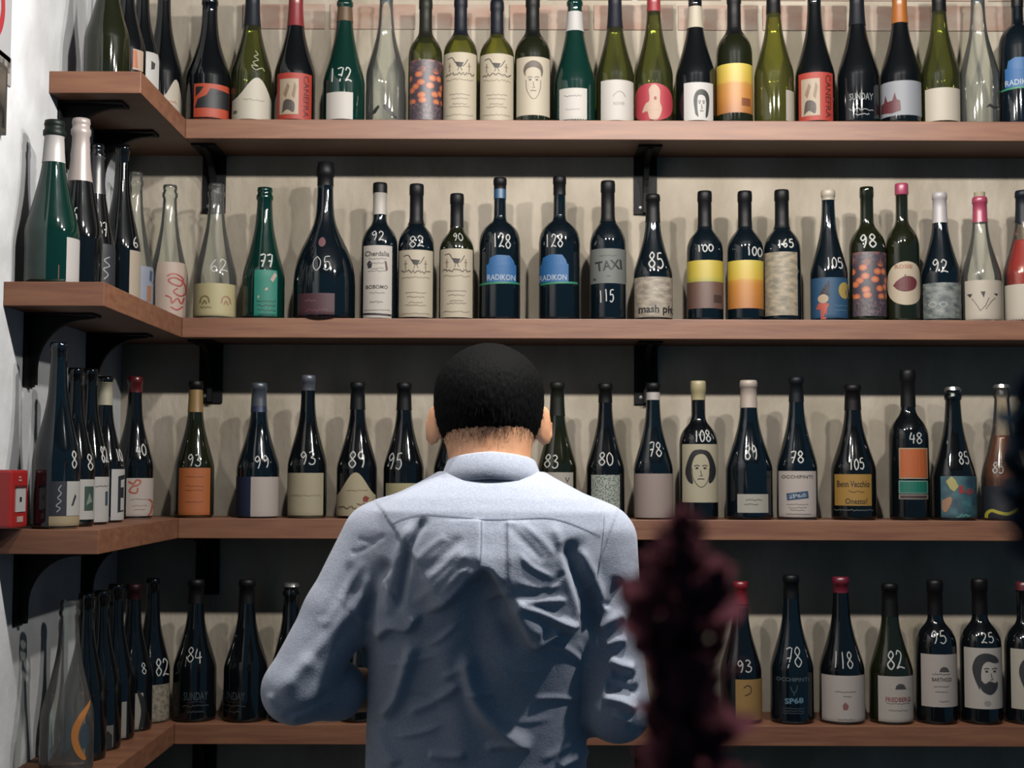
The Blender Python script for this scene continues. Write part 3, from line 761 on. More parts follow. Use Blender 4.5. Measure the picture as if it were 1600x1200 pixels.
b = B(2, 630, 599, 63, 'burg', 'K', "bottle marked 95 half hidden behind the man's shoulder")
b.cap(640, (20, 26, 30)).lab(603, 660, 755, 808, (202, 192, 146)).price('95', 617, 721, 25, 25, 1.8)
b = B(2, 708, 600, 62, 'burg', 'K', "dark bottle almost hidden behind the man's head")
b.cap(640, (20, 26, 30))
b = B(2, 870.5, 598, 61, 'burg', 'B', "olive-dark bottle marked 83 beside the man's right ear")
b.cap(649, (40, 46, 36), None, 'capsule', .5).lab(840, 895, 738, 808, (214, 206, 194)).price('83', 862, 721, 20, 25, 1.8).txt('N', 858, 747, 5, (70, 68, 66)).txt('V', 886, 750, 8, (90, 88, 84))
b = B(2, 946, 600, 60, 'burg', 'K', 'bottle marked 80 with square green-splattered label')
b.cap(628, (22, 26, 28)).lab(924.5, 968, 742, 796.5, splat).price('80', 948, 718, 20, 27, 1.8)
b = B(2, 1021, 599, 61, 'burg', 'N', 'bottle marked 78 with white neck band and blank pinkish grey label')
b.cap(624, (220, 212, 206), 612, 'neck_band', .6).cap(612, (24, 26, 30)).lab(992, 1051.5, 740, 809, (190, 172, 164)).price('78', 1026, 703, 22, 27, 1.9)
b = B(2, 1092, 596, 60, 'bord', 'K', 'bottle marked 108 with yellow wax top and drawn long-haired face')
b.cap(624, (214, 200, 150), None, 'wax_top', .5).lab(1067, 1121.5, 694, 785, (216, 206, 176)).face(1072, 1118, 702, 761, 'long').price('108', 1099, 682, 18, 28, 1.8)
b = B(2, 1171, 595, 72, 'burg', 'N', 'broad bottle marked 89 with white wax cap and small low white label')
b.cap(636, (226, 208, 192), None, 'wax_cap', .5).lab(1153, 1199.5, 772, 801, (206, 202, 190)).price('89', 1176, 708, 22, 25, 1.9).scrawl(1166, 1190, 781, 2.5, (130, 128, 120)).scrawl(1163, 1184, 788, 2.5, (130, 128, 120))
b = B(2, 1246, 590, 63, 'burg', 'N', 'bottle marked 78 with white label and blue SP68 stamp')
b.cap(627, (26, 36, 46)).lab(1218, 1274.5, 736, 812, (224, 212, 204)).price('78', 1247, 715, 18, 24, 2)
b.poly([(1230, 771), (1262, 767), (1263, 778), (1231, 782)], (44, 88, 130)).txt('SP68', 1246.5, 774.5, 7, (206, 214, 220), -7, 27, bold=.03)
b.txt('OCCHIPINTI', 1246, 745, 5, (90, 84, 84), 0, 46); b.lines(1230, 1262, (788, 793, 797), 1.6, (170, 160, 154)); b.scrawl(1229, 1266, 803, 1.2, (150, 140, 136))
b = B(2, 1334.5, 602, 69, 'burg', 'K', 'broad bottle marked 105 with ochre handwritten label')
b.cap(640, (30, 24, 28)).lab(1306, 1361, 741, 790, (196, 150, 66)).price('105', 1340, 725, 17, 25, 1.7)
b.txt('Benn Vecchio', 1334, 756, 10, (60, 44, 30), 0, 48).txt('Onesto!', 1338, 783, 9, (60, 44, 30), 0, 32).scrawl(1327, 1350, 768, 2.5, (120, 60, 40)).scrawl(1305, 1363, 797, 2, (130, 136, 130), 1, 0)
b = B(2, 1421.5, 579, 61, 'bord', 'K', 'tall bottle marked 48 with orange and teal colour blocks on the glass')
b.cap(635, (24, 24, 28)).lab(1407, 1449, 700, 748, (206, 190, 160)).price('48', 1433, 685, 17, 20, 1.6)
b.poly([(1408.5, 701.5), (1447.5, 701.5), (1448, 746), (1407.8, 746)], (222, 116, 56))
b.lab(1406, 1449, 751, 771, (150, 190, 176)).poly([(1407.5, 752.5), (1447.5, 752.5), (1447.5, 769.5), (1407.5, 769.5)], (18, 132, 110))
b.lab(1406, 1449, 772.5, 780, (176, 168, 156)).poly([(1408, 774), (1447, 774), (1447, 778.5), (1408, 778.5)], (84, 62, 60))
b = B(2, 1492, 606, 66, 'cham', 'K', 'bottle marked 85 with steel crown cap and colourful reef label')
b.crown().lab(1472, 1529, 744, 812, reef).price('85', 1511, 716, 19, 20, 1.8)
b.poly([(1480, 752), (1484, 748), (1488, 744), (1494, 750), (1498, 760), (1492, 768), (1486, 764)], (214, 204, 130)); b.poly([(1498, 760), (1504, 757), (1505, 770), (1499, 772)], (190, 66, 66)); b.poly([(1504, 768), (1514, 762), (1522, 768), (1514, 774)], (150, 84, 92)); b.poly([(1474, 782), (1486, 776), (1488, 784), (1480, 800), (1474, 796)], (196, 150, 116), sm=True); b.scrawl(1494, 1514, 806, 5, (110, 180, 160), 2)
b = B(2, 1569, 602, 66, 'cham', 'A', 'amber wine bottle marked 85 with dark label and yellow curl')
b.wine(680, (150, 86, 40)).crown().lab(1536, 1598, 760, 812, (30, 36, 50)).price('85', 1562, 730, 17, 19, 1.5)
b.strokes([smooth_line([(1543, 810), (1545, 802), (1552, 798), (1562, 801), (1574, 803), (1584, 799), (1590, 795)], 5)], 5, (206, 198, 70))

# ---- third shelf, side wing
b = B(2, 86, 535, 72, 'burg', 'N', 'tall dark bottle with navy script label at the open end of the third side shelf', 2.51)
b.lab(77, 102, 752, 806, (30, 38, 54)).strokes([smooth_line([(88, 800), (93, 794), (87, 790), (94, 783), (89, 778), (94, 771), (90, 765), (94, 758)], 4)], 1.4, (200, 202, 206))
b.lab(102.3, 122, 752, 806, (214, 212, 208)).poly([(109, 790), (114, 772), (116, 776), (112, 790)], (60, 62, 66)).lab(77, 122, 806.5, 828, (196, 176, 140))
b.price('8', 113, 718, 27, 9, 1.8)
b = B(2, 113, 575, 65, 'burg', 'K', 'bottle marked 8 with green picture label on the third side shelf', 2.607)
b.price('8', 139, 722, 25, 10, 1.8).lab(118, 146, 749, 812, (216, 214, 208)).poly([(130, 760), (143, 760), (143, 798), (130, 798)], (64, 92, 84)).poly([(132, 790), (137, 770), (141, 784)], (150, 166, 150), lift=.0003)
b = B(2, 136, 576, 64, 'burg', 'K', 'bottle marked 82 with white label on the third side shelf, beside the cream capsule', 2.70)
b.price('82', 163, 711, 25, 12, 1.8).lab(143, 169, 745, 816, (218, 214, 210)).scrawl(147, 165, 759, 3, (120, 112, 108), 1).poly([(162, 768), (168, 768), (168, 790), (162, 790)], (70, 90, 110))
b = B(2, 160, 588, 64, 'burg', 'K', 'bottle marked 10 with cream capsule and black letter E label', 2.81)
b.cap(632, (196, 190, 164), 596, 'capsule', .6).price('10', 187, 711, 19, 10, 1.8).lab(172, 197, 733, 813, (220, 218, 216)).poly([(182, 744), (194, 741), (194, 748), (186, 750), (186, 762), (194, 760), (194, 778), (186, 778), (186, 798), (194, 796), (194, 799), (182, 801)], (40, 46, 54))
b = B(2, 207, 589, 61, 'burg', 'K', 'bottle marked 40 with dark red wax top and orange crab label', 3.03)
b.cap(612, (124, 34, 40), None, 'wax_top', .3).price('40', 221, 703, 18, 20, 2).lab(197, 238, 747, 812, (222, 208, 198))
b.strokes([smooth_line([(200, 752), (207, 756), (212, 750), (218, 752), (214, 758), (206, 760), (202, 768), (212, 770), (214, 762)], 4), smooth_line([(230, 780), (236, 786), (234, 800), (230, 806)], 4)], 2.6, (214, 108, 78)); b.lines(204, 230, (780, 790, 796), 1.6, (190, 160, 146))

# ---- lowest shelf
def sunday(b, cx):
    b.txt('SUNDAY', cx, 1087, 13, (72, 86, 92), 0, 36, 0).scrawl(cx - 12, cx + 12, 1096, 2, (70, 60, 62), .9, 0).scrawl(cx - 19, cx + 19, 1102, 3, (84, 96, 100), 1, 0, 2).scrawl(cx - 12, cx + 12, 1111, 3.5, (90, 102, 106), 1, 0, 3)
b = B(3, 303, 906, 66, 'burg', 'K', 'black bottle marked 84 with faint SUNDAY lettering on the lowest shelf')
b.cap(945, (26, 28, 32)).price('84', 303, 1024, 22, 28, 1.5); sunday(b, 305)
b = B(3, 383, 906, 68, 'burg', 'K', 'black bottle with faint SUNDAY lettering and no price on the lowest shelf')
b.cap(945, (26, 28, 32)); sunday(b, 364)
b = B(3, 452, 912, 64, 'cham', 'K', "dark bottle with steel crown cap beside the man's left sleeve")
b.crown()
b = B(3, 560, 909, 62, 'burg', 'K', "dark bottle glimpsed between the man's left arm and his back")
b = B(3, 1158, 909, 64, 'burg', 'K', 'bottle marked 93 with bright red capsule and ochre label on the lowest shelf')
b.cap(946, (168, 34, 48)).cap(952, (110, 40, 50), 948, 'neck_ring').price('93', 1165, 1041, 18, 25, 1.7).lab(1150, 1190, 1061, 1125, (190, 150, 86)).strokes([smooth_line([(1162, 1074), (1168, 1070), (1173, 1074), (1172, 1082), (1164, 1086)], 4)], 1.4, (90, 60, 50))
b = B(3, 1238, 899, 66, 'burg', 'N', 'dark bottle marked 78 with SP68 printed on the glass')
b.cap(937, (24, 28, 34)).price('78', 1242, 1028, 30, 30, 1.6)
b.txt('OCCHIPINTI', 1239, 1061, 6, (110, 124, 130), 0, 48, 0).txt('SP68', 1241, 1094, 9, (120, 162, 186), -4, 28, 0, bold=.03)
b.strokes([smooth_line([(1236, 1072), (1239, 1080), (1244, 1080), (1246, 1070)], 3), [(1241, 1080), (1241, 1086)]], 1.1, (90, 104, 110), 0)
for k, y in enumerate((1106, 1110, 1114, 1128)): b.scrawl(1224, 1256, y, 2, (84, 98, 106), 1, 0, k)
b = B(3, 1316, 902, 69, 'burg', 'K', 'bottle marked 118 with dark red wax top and torn-edged white label')
b.cap(928, (140, 28, 56), None, 'wax_top', .4).price('118', 1319, 1030, 25, 34, 1.6).lab(1286, 1350.5, 1055, 1131, (222, 210, 202))
b.scrawl(1306, 1336, 1080, 2.5, (160, 150, 146)).scrawl(1318, 1330, 1087, 1.6, (170, 160, 156)).poly([(1317, 1101), (1321, 1096), (1326, 1102), (1324, 1108), (1318, 1108)], (170, 110, 108)).scrawl(1310, 1334, 1123, 2, (190, 180, 174))
b = B(3, 1393, 912, 66, 'burg', 'B', 'bottle marked 82 with white house label and red lettering')
b.cap(965, (26, 24, 26)).price('82', 1402, 1031, 27, 30, 2).lab(1374, 1426, 1056, 1135, (218, 208, 198)).txt('FRIEDBERG', 1403, 1092, 7, (176, 84, 86), 0, 36)
def house(b, cx, cy, s_=1.0):
    b.poly([(cx - 7 * s_, cy), (cx - 5 * s_, cy - 6 * s_), (cx, cy - 9 * s_), (cx + 6 * s_, cy - 7 * s_), (cx + 9 * s_, cy)], (92, 88, 88)); b.strokes([[(cx - 14 * s_, cy + 1), (cx + 13 * s_, cy + 1)]], 1, (140, 134, 130))
house(b, 1406, 1076); b.lines(1386, 1420, (1098, 1109), 1.8, (176, 160, 154))
b = B(3, 1464, 907, 62, 'bord', 'K', 'bottle marked 95 with white house label and dark lettering')
b.cap(963, (26, 20, 24)).price('95', 1470, 996, 19, 27, 1.6).lab(1442, 1495.5, 1022, 1104, (218, 206, 198)).txt('BARTHOD', 1472, 1061, 6, (92, 80, 80), 0, 28); house(b, 1475, 1049, .9); b.lines(1458, 1484, (1053, 1072, 1080), 2, (150, 140, 136)); b.scrawl(1468, 1482, 1095, 1.6, (170, 160, 154))
b = B(3, 1534, 905, 62, 'bord', 'K', 'bottle marked 25 with drawn bearded face on white label')
b.cap(962, (26, 20, 24)).price('25', 1546, 996, 15, 21, 1.6).lab(1510, 1565.5, 1012, 1107, (222, 214, 204)).face(1520, 1560, 1020, 1084, 'beard').disc(1543, 1098, 5, 4, (186, 178, 170))
b = B(3, 1604, 910, 62, 'bord', 'K', 'bottle with white portrait label next to the bearded face one')
b.cap(924, (120, 40, 50)).lab(1583, 1634, 1014, 1108, (220, 212, 196)).face(1593, 1630, 1026, 1086, 'beard')

# ---- lowest shelf, side wing
b = B(3, 105, 938, 80, 'cham', 'C', 'empty clear bottle with orange crescent print ending the lowest side shelf', 2.575)
b.disc(131, 1152, 7, 20, (70, 90, 104), 0); b.poly([(142, 1098), (136, 1104), (122, 1118), (112, 1138), (112, 1160), (120, 1180), (130, 1190), (133, 1186), (126, 1172), (121, 1154), (124, 1136), (133, 1118), (141, 1104)], (226, 146, 70), 0, .0003, True)
b = B(3, 131, 926, 68, 'burg', 'K', 'dark bottle right behind the clear one on the lowest side shelf', 2.685)
b = B(3, 155, 922, 66, 'burg', 'K', 'dark bottle marked 7 with dark mountain label on the lowest side shelf', 2.785)
b.price('7', 150, 1064, 14, 8, 1.5).lab(152, 176, 1134, 1172, (130, 128, 124)).poly([(153, 1170), (153, 1146), (158, 1140), (162, 1148), (168, 1142), (174, 1150), (174, 1170)], (40, 42, 48))
b = B(3, 177, 912, 64, 'burg', 'K', 'dark bottle marked 8 with plain grey-white label on the lowest side shelf', 2.885)
b.price('8', 180, 1072, 24, 9, 1.5).lab(170, 196, 1097, 1168, (176, 172, 162))
b = B(3, 205, 913, 62, 'burg', 'K', 'dark bottle with dull red top and black-curved white label, lowest side shelf', 2.985)
b.cap(938, (80, 28, 36), None, 'wax_top').lab(190, 222, 1083, 1152, (186, 182, 168)).poly([(212, 1078), (222, 1090), (226, 1110), (222, 1136), (216, 1138), (219, 1110)], (34, 34, 38), sm=True).price('8', 224, 1046, 17, 8, 1.2)
b = B(3, 235, 903, 56, 'burg', 'K', 'bottle marked 82 with leafy grey label in the corner of the lowest shelf', 3.085)
b.lab(228, 263, 1070, 1128, birdp).price('82', 252, 1042, 26, 21, 1.7)

# ------------------------------------------------------------------ things on the left wall
RED = mat('alarm_red', lin((206, 44, 42)), .4)
e = empty('fire_alarm_call_point', (XW, 2.436, ZS[2] + .004))
tag(e, 'red fire alarm call point with white window on the left wall', 'alarm')
box('housing', (0, -.042, 0), (.050, .042, .102), RED, e, .005)
box('window', (.0495, -.022, .028), (.0515, .026, .070), mat('alarm_white', lin((226, 224, 222)), .5), e)
box('press_dot', (.0512, -.004, .046), (.0525, .004, .054), mat('alarm_black', lin((22, 22, 24)), .5), e)
box('window_rim', (.049, -.024, .071), (.0535, .028, .075), mat('alarm_rim', lin((120, 24, 26)), .5), e)
box('plate', (.0495, -.012, .010), (.0512, .016, .020), mat('alarm_plate', lin((220, 190, 180)), .5), e)
box('lettering', (.0495, -.006, .082), (.0508, .006, .085), mat('alarm_plate', lin((220, 190, 180)), .5), e)
box('lettering', (.0495, -.006, .0875), (.0508, .003, .0905), mat('alarm_plate', lin((220, 190, 180)), .5), e)

def wall_pt(px, py):
    d = _rt * ((px - 800) / F) + _up * ((600 - py) / F) + _fw
    return CAM + d * ((XW - CAM.x) / d.x)
sg = empty('prohibition_sign', wall_pt(-22, 2))
tag(sg, 'white prohibition sign with red ring on the left wall', 'sign')
box('plate', (.0005, -.085, -.085), (.003, .115, .11), mat('sign_white', lin((232, 234, 238)), .4), sg)
def ring(name, r0, r1, x, m_, par, cy=.005, cz=.012, n=40):
    V = []; Fc = []
    for i in range(n):
        a = i * 2 * math.pi / n
        V += [(x, cy + r0 * math.cos(a), cz + r0 * math.sin(a)), (x, cy + r1 * math.cos(a), cz + r1 * math.sin(a))]
    for i in range(n):
        k = (i + 1) % n; Fc.append((2 * i, 2 * i + 1, 2 * k + 1, 2 * k))
    return mesh_obj(name, V, Fc, m_, par)
SRED = mat('sign_red', lin((226, 62, 74)), .45)
ring('ring', .058, .076, .0036, SRED, sg)
mesh_obj('slash', [(.0037, -.05, .052), (.0037, -.038, .064), (.0037, .06, -.028), (.0037, .048, -.04)], [(0, 1, 2, 3)], SRED, sg)
mesh_obj('pictogram', [(.0034, .018, -.002), (.0034, .03, .01), (.0034, .03, .04), (.0034, .018, .05), (.0034, -.03, .02), (.0034, -.03, .002)], [(0, 1, 2, 3, 4, 5)], mat('sign_black', lin((40, 40, 40)), .5), sg)
p = wall_pt(-20, 90)
nt_ = empty('wall_notice', (XW, p.y, p.z))
tag(nt_, 'small pale notice with grey print below the prohibition sign', 'notice')
box('sheet', (.0005, -.09, -.022), (.003, .108, .03), mat('notice_paper', lin((214, 212, 208)), .5), nt_)
box('print', (.003, .02, .0), (.0034, .10, .02), noise_mat('notice_print', lin((90, 90, 88)), lin((196, 192, 184)), 60, .5), nt_)
p = wall_pt(-25, 140)
pf = empty('framed_photograph', (XW, p.y, p.z))
tag(pf, 'dark framed photograph hanging on the left wall below the notice', 'picture')
box('frame', (.0005, -.1, -.062), (.012, .078, .062), mat('frame_dark', lin((84, 80, 74)), .5), pf, .002)
box('photograph', (.0118, -.09, -.052), (.0126, .066, .052), noise_mat('photo_print', lin((26, 28, 32)), lin((120, 116, 104)), 14, .3), pf)

# ------------------------------------------------------------------ solid shapes from distance fields
class Field:
    def __init__(s, lo, hi, h):
        s.lo = np.array(lo, float); s.h = h
        s.n = np.ceil((np.array(hi) - s.lo) / h).astype(int) + 1
        s.v = np.full(s.n, .25, np.float32)
    def sl(s, lo, hi, pad):
        a = np.clip(np.floor((np.array(lo) - pad - s.lo) / s.h).astype(int), 0, s.n)
        b = np.clip(np.ceil((np.array(hi) + pad - s.lo) / s.h).astype(int) + 1, 0, s.n)
        g = [s.lo[i] + s.h * np.arange(a[i], b[i]) for i in range(3)]
        return tuple(slice(a[i], b[i]) for i in range(3)), g[0][:, None, None], g[1][None, :, None], g[2][None, None, :]
    def add(s, sl, d, k):
        o = s.v[sl]
        if o.size == 0: return
        h = np.clip(.5 + .5 * (o - d) / k, 0, 1)
        s.v[sl] = o * (1 - h) + d * h - k * h * (1 - h)
    def cut(s, sl, d, k):
        o = s.v[sl]; h = np.clip(.5 - .5 * (o + d) / k, 0, 1)
        s.v[sl] = o * (1 - h) + (-d) * h + k * h * (1 - h)
    def cone(s, a, ra, b, rb, k=.02):
        a = np.array(a, float); b = np.array(b, float); R = max(ra, rb)
        sl, x, y, z = s.sl(np.minimum(a, b) - R, np.maximum(a, b) + R, .06)
        d = b - a; L2 = d @ d
        t = np.clip(((x - a[0]) * d[0] + (y - a[1]) * d[1] + (z - a[2]) * d[2]) / L2, 0, 1)
        q = np.sqrt((x - a[0] - t * d[0]) ** 2 + (y - a[1] - t * d[1]) ** 2 + (z - a[2] - t * d[2]) ** 2)
        s.add(sl, (q - (ra + (rb - ra) * t)).astype(np.float32), k)
    def ell(s, c, r, k=.02, tilt=0, cut=False, yaw=0):
        c = np.array(c, float); r = np.array(r, float); R = r.max()
        sl, x, y, z = s.sl(c - R, c + R, .06)
        X = x - c[0]; Y = y - c[1]; Z = z - c[2]
        if yaw: ca, sa = math.cos(yaw), math.sin(yaw); X, Y = X * ca + Y * sa, -X * sa + Y * ca
        if tilt: ca, sa = math.cos(tilt), math.sin(tilt); Y, Z = Y * ca - Z * sa, Y * sa + Z * ca
        q = np.sqrt((X / r[0]) ** 2 + (Y / r[1]) ** 2 + (Z / r[2]) ** 2)
        q2 = np.sqrt((X / r[0] ** 2) ** 2 + (Y / r[1] ** 2) ** 2 + (Z / r[2] ** 2) ** 2) + 1e-9
        d = (q * (q - 1) / q2).astype(np.float32)
        (s.cut if cut else s.add)(sl, d, k)
    def column(s, st, k=.02, n=2.4):
        """stations (z, cx, cy, half width, half depth), z rising"""
        st = np.array(sorted(st)); zmin, zmax = st[0, 0], st[-1, 0]
        hw = st[:, 3].max(); hd = st[:, 4].max()
        sl, x, y, z = s.sl((st[:, 1].min() - hw, st[:, 2].min() - hd, zmin), (st[:, 1].max() + hw, st[:, 2].max() + hd, zmax), .05)
        f = lambda i: np.interp(z, st[:, 0], st[:, i])
        a, b_ = f(3), f(4)
        q = ((np.abs((x - f(1)) / a)) ** n + (np.abs((y - f(2)) / b_)) ** n) ** (1 / n)
        d = (q - 1) * np.minimum(a, b_)
        d = np.maximum(d, np.maximum(zmin - z, z - zmax))
        s.add(sl, d.astype(np.float32), k)
    def mesh(s):
        v = s.v; ins = v < 0; n = s.n
        c = [slice(0, -1), slice(1, None)]
        cnt = np.zeros(n - 1, np.int8)
        for i in (0, 1):
            for j in (0, 1):
                for k in (0, 1): cnt += ins[c[i], c[j], c[k]]
        act = (cnt > 0) & (cnt < 8)
        I, J, K = np.nonzero(act)
        idx = np.full(n - 1, -1, np.int32); idx[I, J, K] = np.arange(len(I))
        acc = np.zeros((len(I), 3)); m_ = np.zeros(len(I))
        cor = [(i, j, k) for i in (0, 1) for j in (0, 1) for k in (0, 1)]
        for p in cor:
            for ax in range(3):
                if p[ax]: continue
                q = list(p); q[ax] = 1
                va = v[I + p[0], J + p[1], K + p[2]]; vb = v[I + q[0], J + q[1], K + q[2]]
                cr = (va < 0) != (vb < 0)
                t = np.where(cr, va / (va - vb + 1e-12), 0)
                pos = np.tile(np.array(p, float), (len(I), 1)); pos[:, ax] = t
                acc[cr] += pos[cr]; m_ += cr
        P = (np.stack([I, J, K], 1) + acc / m_[:, None]) * s.h + s.lo
        Q = []
        for ax in range(3):
            a = [slice(None)] * 3; b_ = [slice(None)] * 3
            a[ax] = slice(0, -1); b_[ax] = slice(1, None)
            A, Bn = ins[tuple(a)], ins[tuple(b_)]
            e_ = np.argwhere(A != Bn)
            o1, o2 = [(1, 2), (2, 0), (0, 1)][ax]
            ok = (e_[:, o1] > 0) & (e_[:, o2] > 0) & (e_[:, o1] < n[o1] - 1) & (e_[:, o2] < n[o2] - 1)
            e_ = e_[ok]
            f = A[tuple(e_.T)]
            d1 = np.zeros(3, int); d1[o1] = 1; d2 = np.zeros(3, int); d2[o2] = 1
            g = lambda w: idx[tuple((e_ - w).T)]
            q = np.stack([g(d1 + d2), g(d2), g(0 * d1), g(d1)], 1)
            q[~f] = q[~f][:, ::-1]
            Q.append(q)
        return P, np.concatenate(Q)

def relax(P, Q, it=2, lam=.5):
    E = np.concatenate([Q[:, [0, 1]], Q[:, [1, 2]], Q[:, [2, 3]], Q[:, [3, 0]]])
    E = np.concatenate([E, E[:, ::-1]])
    deg = np.bincount(E[:, 0], minlength=len(P))[:, None] + 1e-9
    for _ in range(it):
        S = np.stack([np.bincount(E[:, 0], P[E[:, 1], i], minlength=len(P)) for i in range(3)], 1)
        P = P + lam * (S / deg - P)
    return P

def normals(P, Q):
    nq = np.cross(P[Q[:, 2]] - P[Q[:, 0]], P[Q[:, 3]] - P[Q[:, 1]])
    N_ = np.stack([sum(np.bincount(Q[:, c], nq[:, i], minlength=len(P)) for c in range(4)) for i in range(3)], 1)
    return N_ / (np.linalg.norm(N_, axis=1)[:, None] + 1e-12)

def big_mesh(name, P, Q, material, parent):
    me = bpy.data.meshes.new(name)
    me.vertices.add(len(P)); me.vertices.foreach_set('co', P.astype(np.float32).ravel())
    me.loops.add(Q.size); me.loops.foreach_set('vertex_index', Q.astype(np.int32).ravel())
    me.polygons.add(len(Q)); me.polygons.foreach_set('loop_start', np.arange(0, Q.size, 4, dtype=np.int32))
    me.update(calc_edges=True); me.validate()
    me.polygons.foreach_set('use_smooth', np.ones(len(me.polygons), bool))
    me.materials.append(material)
    o = bpy.data.objects.new(name, me); COL.objects.link(o); o.parent = parent
    return o

# ------------------------------------------------------------------ the man
SKIN = noise_mat('skin', lin((206, 148, 110), .66), lin((224, 168, 128), .66), 30, .5, .05)
nt, N, L, bs = nodes_of(SKIN)
bs.inputs['Subsurface Weight'].default_value = .12; bs.inputs['Subsurface Radius'].default_value = (.012, .005, .003)
HAIR = noise_mat('black_hair', lin((9, 11, 14), .12), lin((18, 21, 25), .12), 120, .8, .3, stretch=(1, 1, .25), bscale=260)
HAIR.node_tree.nodes['Principled BSDF'].inputs['Specular IOR Level'].default_value = .06
def shirt_mat():
    M = mat('blue_oxford_cloth', lin((186, 198, 220), .38), .8, .25)
    nt, N, L, b = nodes_of(M)
    tc = N.new('ShaderNodeTexCoord')
    w1 = N.new('ShaderNodeTexNoise'); w1.inputs['Scale'].default_value = 420; w1.inputs['Detail'].default_value = 3
    w2 = N.new('ShaderNodeTexNoise'); w2.inputs['Scale'].default_value = 34; w2.inputs['Detail'].default_value = 6; w2.inputs['Distortion'].default_value = .8
    L.new(tc.outputs['Object'], w1.inputs['Vector']); L.new(tc.outputs['Object'], w2.inputs['Vector'])
    r = N.new('ShaderNodeValToRGB')
    r.color_ramp.elements[0].position = .35; r.color_ramp.elements[0].color = (*lin((180, 191, 214), .37), 1)
    r.color_ramp.elements[1].position = .65; r.color_ramp.elements[1].color = (*lin((204, 212, 230), .37), 1)
    L.new(w1.outputs[0], r.inputs[0]); L.new(r.outputs[0], b.inputs['Base Color'])
    b1 = N.new('ShaderNodeBump'); b1.inputs['Strength'].default_value = .25; b1.inputs['Distance'].default_value = .002
    b2 = N.new('ShaderNodeBump'); b2.inputs['Strength'].default_value = .12; b2.inputs['Distance'].default_value = .008
    L.new(w1.outputs[0], b1.inputs['Height']); L.new(w2.outputs[0], b2.inputs['Height'])
    L.new(b1.outputs[0], b2.inputs['Normal']); L.new(b2.outputs[0], b.inputs['Normal'])
    b.inputs['Sheen Weight'].default_value = .15
    return M
SHIRT = shirt_mat()

YB = 2.09                        # depth of the spine's column
def P3(x, y, Y): return np.array(W(x, y, Y))
man = empty('person', (P3(755, 900, YB)[0], YB, 0))
tag(man, 'man seen from behind in a light blue shirt with rolled sleeves', 'person')
off = np.array([man.location.x, man.location.y, 0])

sh_l, sh_r = P3(592, 843, 2.08), P3(940, 845, 2.08)
el_l, el_r = P3(462, 1078, 2.03), P3(966, 1110, 2.05)
wr_l, wr_r = P3(672, 1078, 2.20), P3(826, 1092, 2.235)
head = P3(764, 642, 2.11)

# body: one continuous surface
body = Field((-.55, 1.80, -.01), (.40, 2.50, 1.80), .0045)
body.ell(head, (.0765, .094, .092), .02, tilt=-.25)
body.ell(head + (0, .045, -.060), (.058, .062, .070), .03, tilt=-.2)               # jaw
body.cone(P3(766, 770, 2.060), .062, P3(764, 655, 2.078), .0595, .025)               # neck
body.cone(head + (0, .100, -.045), .010, head + (0, .112, -.062), .013, .012)      # nose
body.ell(head + (0, .098, -.096), (.024, .010, .007), .008)                        # lips
for sx in (-1, 1):
    body.ell(head + (sx * .03, .090, -.028), (.015, .01, .009), .004, cut=True)
    body.ell(head + (sx * .03, .078, -.028), (.013, .013, .012), .003)             # eyes
    ec = head + (sx * .0835, -.006, -.022)
    body.ell(ec, (.0070, .021, .033), .006, tilt=-.2, yaw=sx * -.75)               # ears
    body.ell(ec + (sx * .010, .016, .002), (.005, .013, .021), .004, tilt=-.2, yaw=sx * -.75, cut=True)
tz = lambda y: P3(760, y, 2.0)[2]
TOR = [(755, 768, 2.09, 74, .066), (775, 768, 2.09, 108, .075), (800, 766, 2.09, 140, .085), (850, 762, 2.09, 145, .088), (950, 754, 2.10, 140, .085), (1100, 748, 2.11, 138, .08), (1250, 745, 2.11, 140, .085), (1400, 745, 2.10, 158, .10)]
body.column([(tz(y), (cx - 800) / 1060, cy, a / 1060, d) for y, cx, cy, a, d in TOR], .03)
hipz = tz(1400)
for sx, hx in ((-1, -.13), (1, .025)):
    body.cone((hx, 2.10, hipz), .085, (hx, 2.09, .50), .058, .03)
    body.cone((hx, 2.09, .50), .056, (hx, 2.10, .08), .036, .02)
    body.cone((hx, 2.09, .05), .036, (hx + sx * .015, 2.25, .035), .030, .02)
for s_, e_, w_, sx in ((sh_l, el_l, wr_l, 1), (sh_r, el_r, wr_r, -1)):
    body.cone(s_, .036, e_, .030, .03)
    body.cone(e_, .031, e_ * .75 + w_ * .25, .036, .01); body.cone(e_ * .75 + w_ * .25, .036, w_, .026, .015)
    d = (w_ - e_) / np.linalg.norm(w_ - e_)
    side = np.cross(d, (0, 0, 1)); side /= np.linalg.norm(side); upv = np.cross(side, d)
    palm = w_ + d * .075
    body.cone(w_, .024, w_ + d * .03, .024, .01)
    for q in (-.024, -.008, .008, .024): body.cone(w_ + d * .02 + upv * q * .7, .015, palm + upv * q * 1.15, .0125, .008)
    for q, ln in zip((.030, .0105, -.009, -.028), (.036, .042, .040, .030)):
        k0 = palm + upv * q; curl = -side * sx
        k1 = k0 + d * ln * .9 + curl * .012; k2 = k1 + d * ln * .35 + curl * ln * .65; k3 = k2 - d * .006 + curl * ln * .5
        body.cone(k0, .0095, k1, .009, .004); body.cone(k1, .009, k2, .0085, .003); body.cone(k2, .0085, k3, .0075, .003)
    t0 = w_ + d * .025 + upv * .022; t1 = t0 + d * .03 + upv * .022 - side * sx * .012; t2 = t1 + d * .03 + upv * .004 - side * sx * .014
    body.cone(t0, .014, t1, .0115, .006); body.cone(t1, .011, t2, .009, .003)
Pb, Qb = body.mesh(); Pb = relax(Pb, Qb, 2)
big_mesh('body', Pb - off, Qb, SKIN, man)

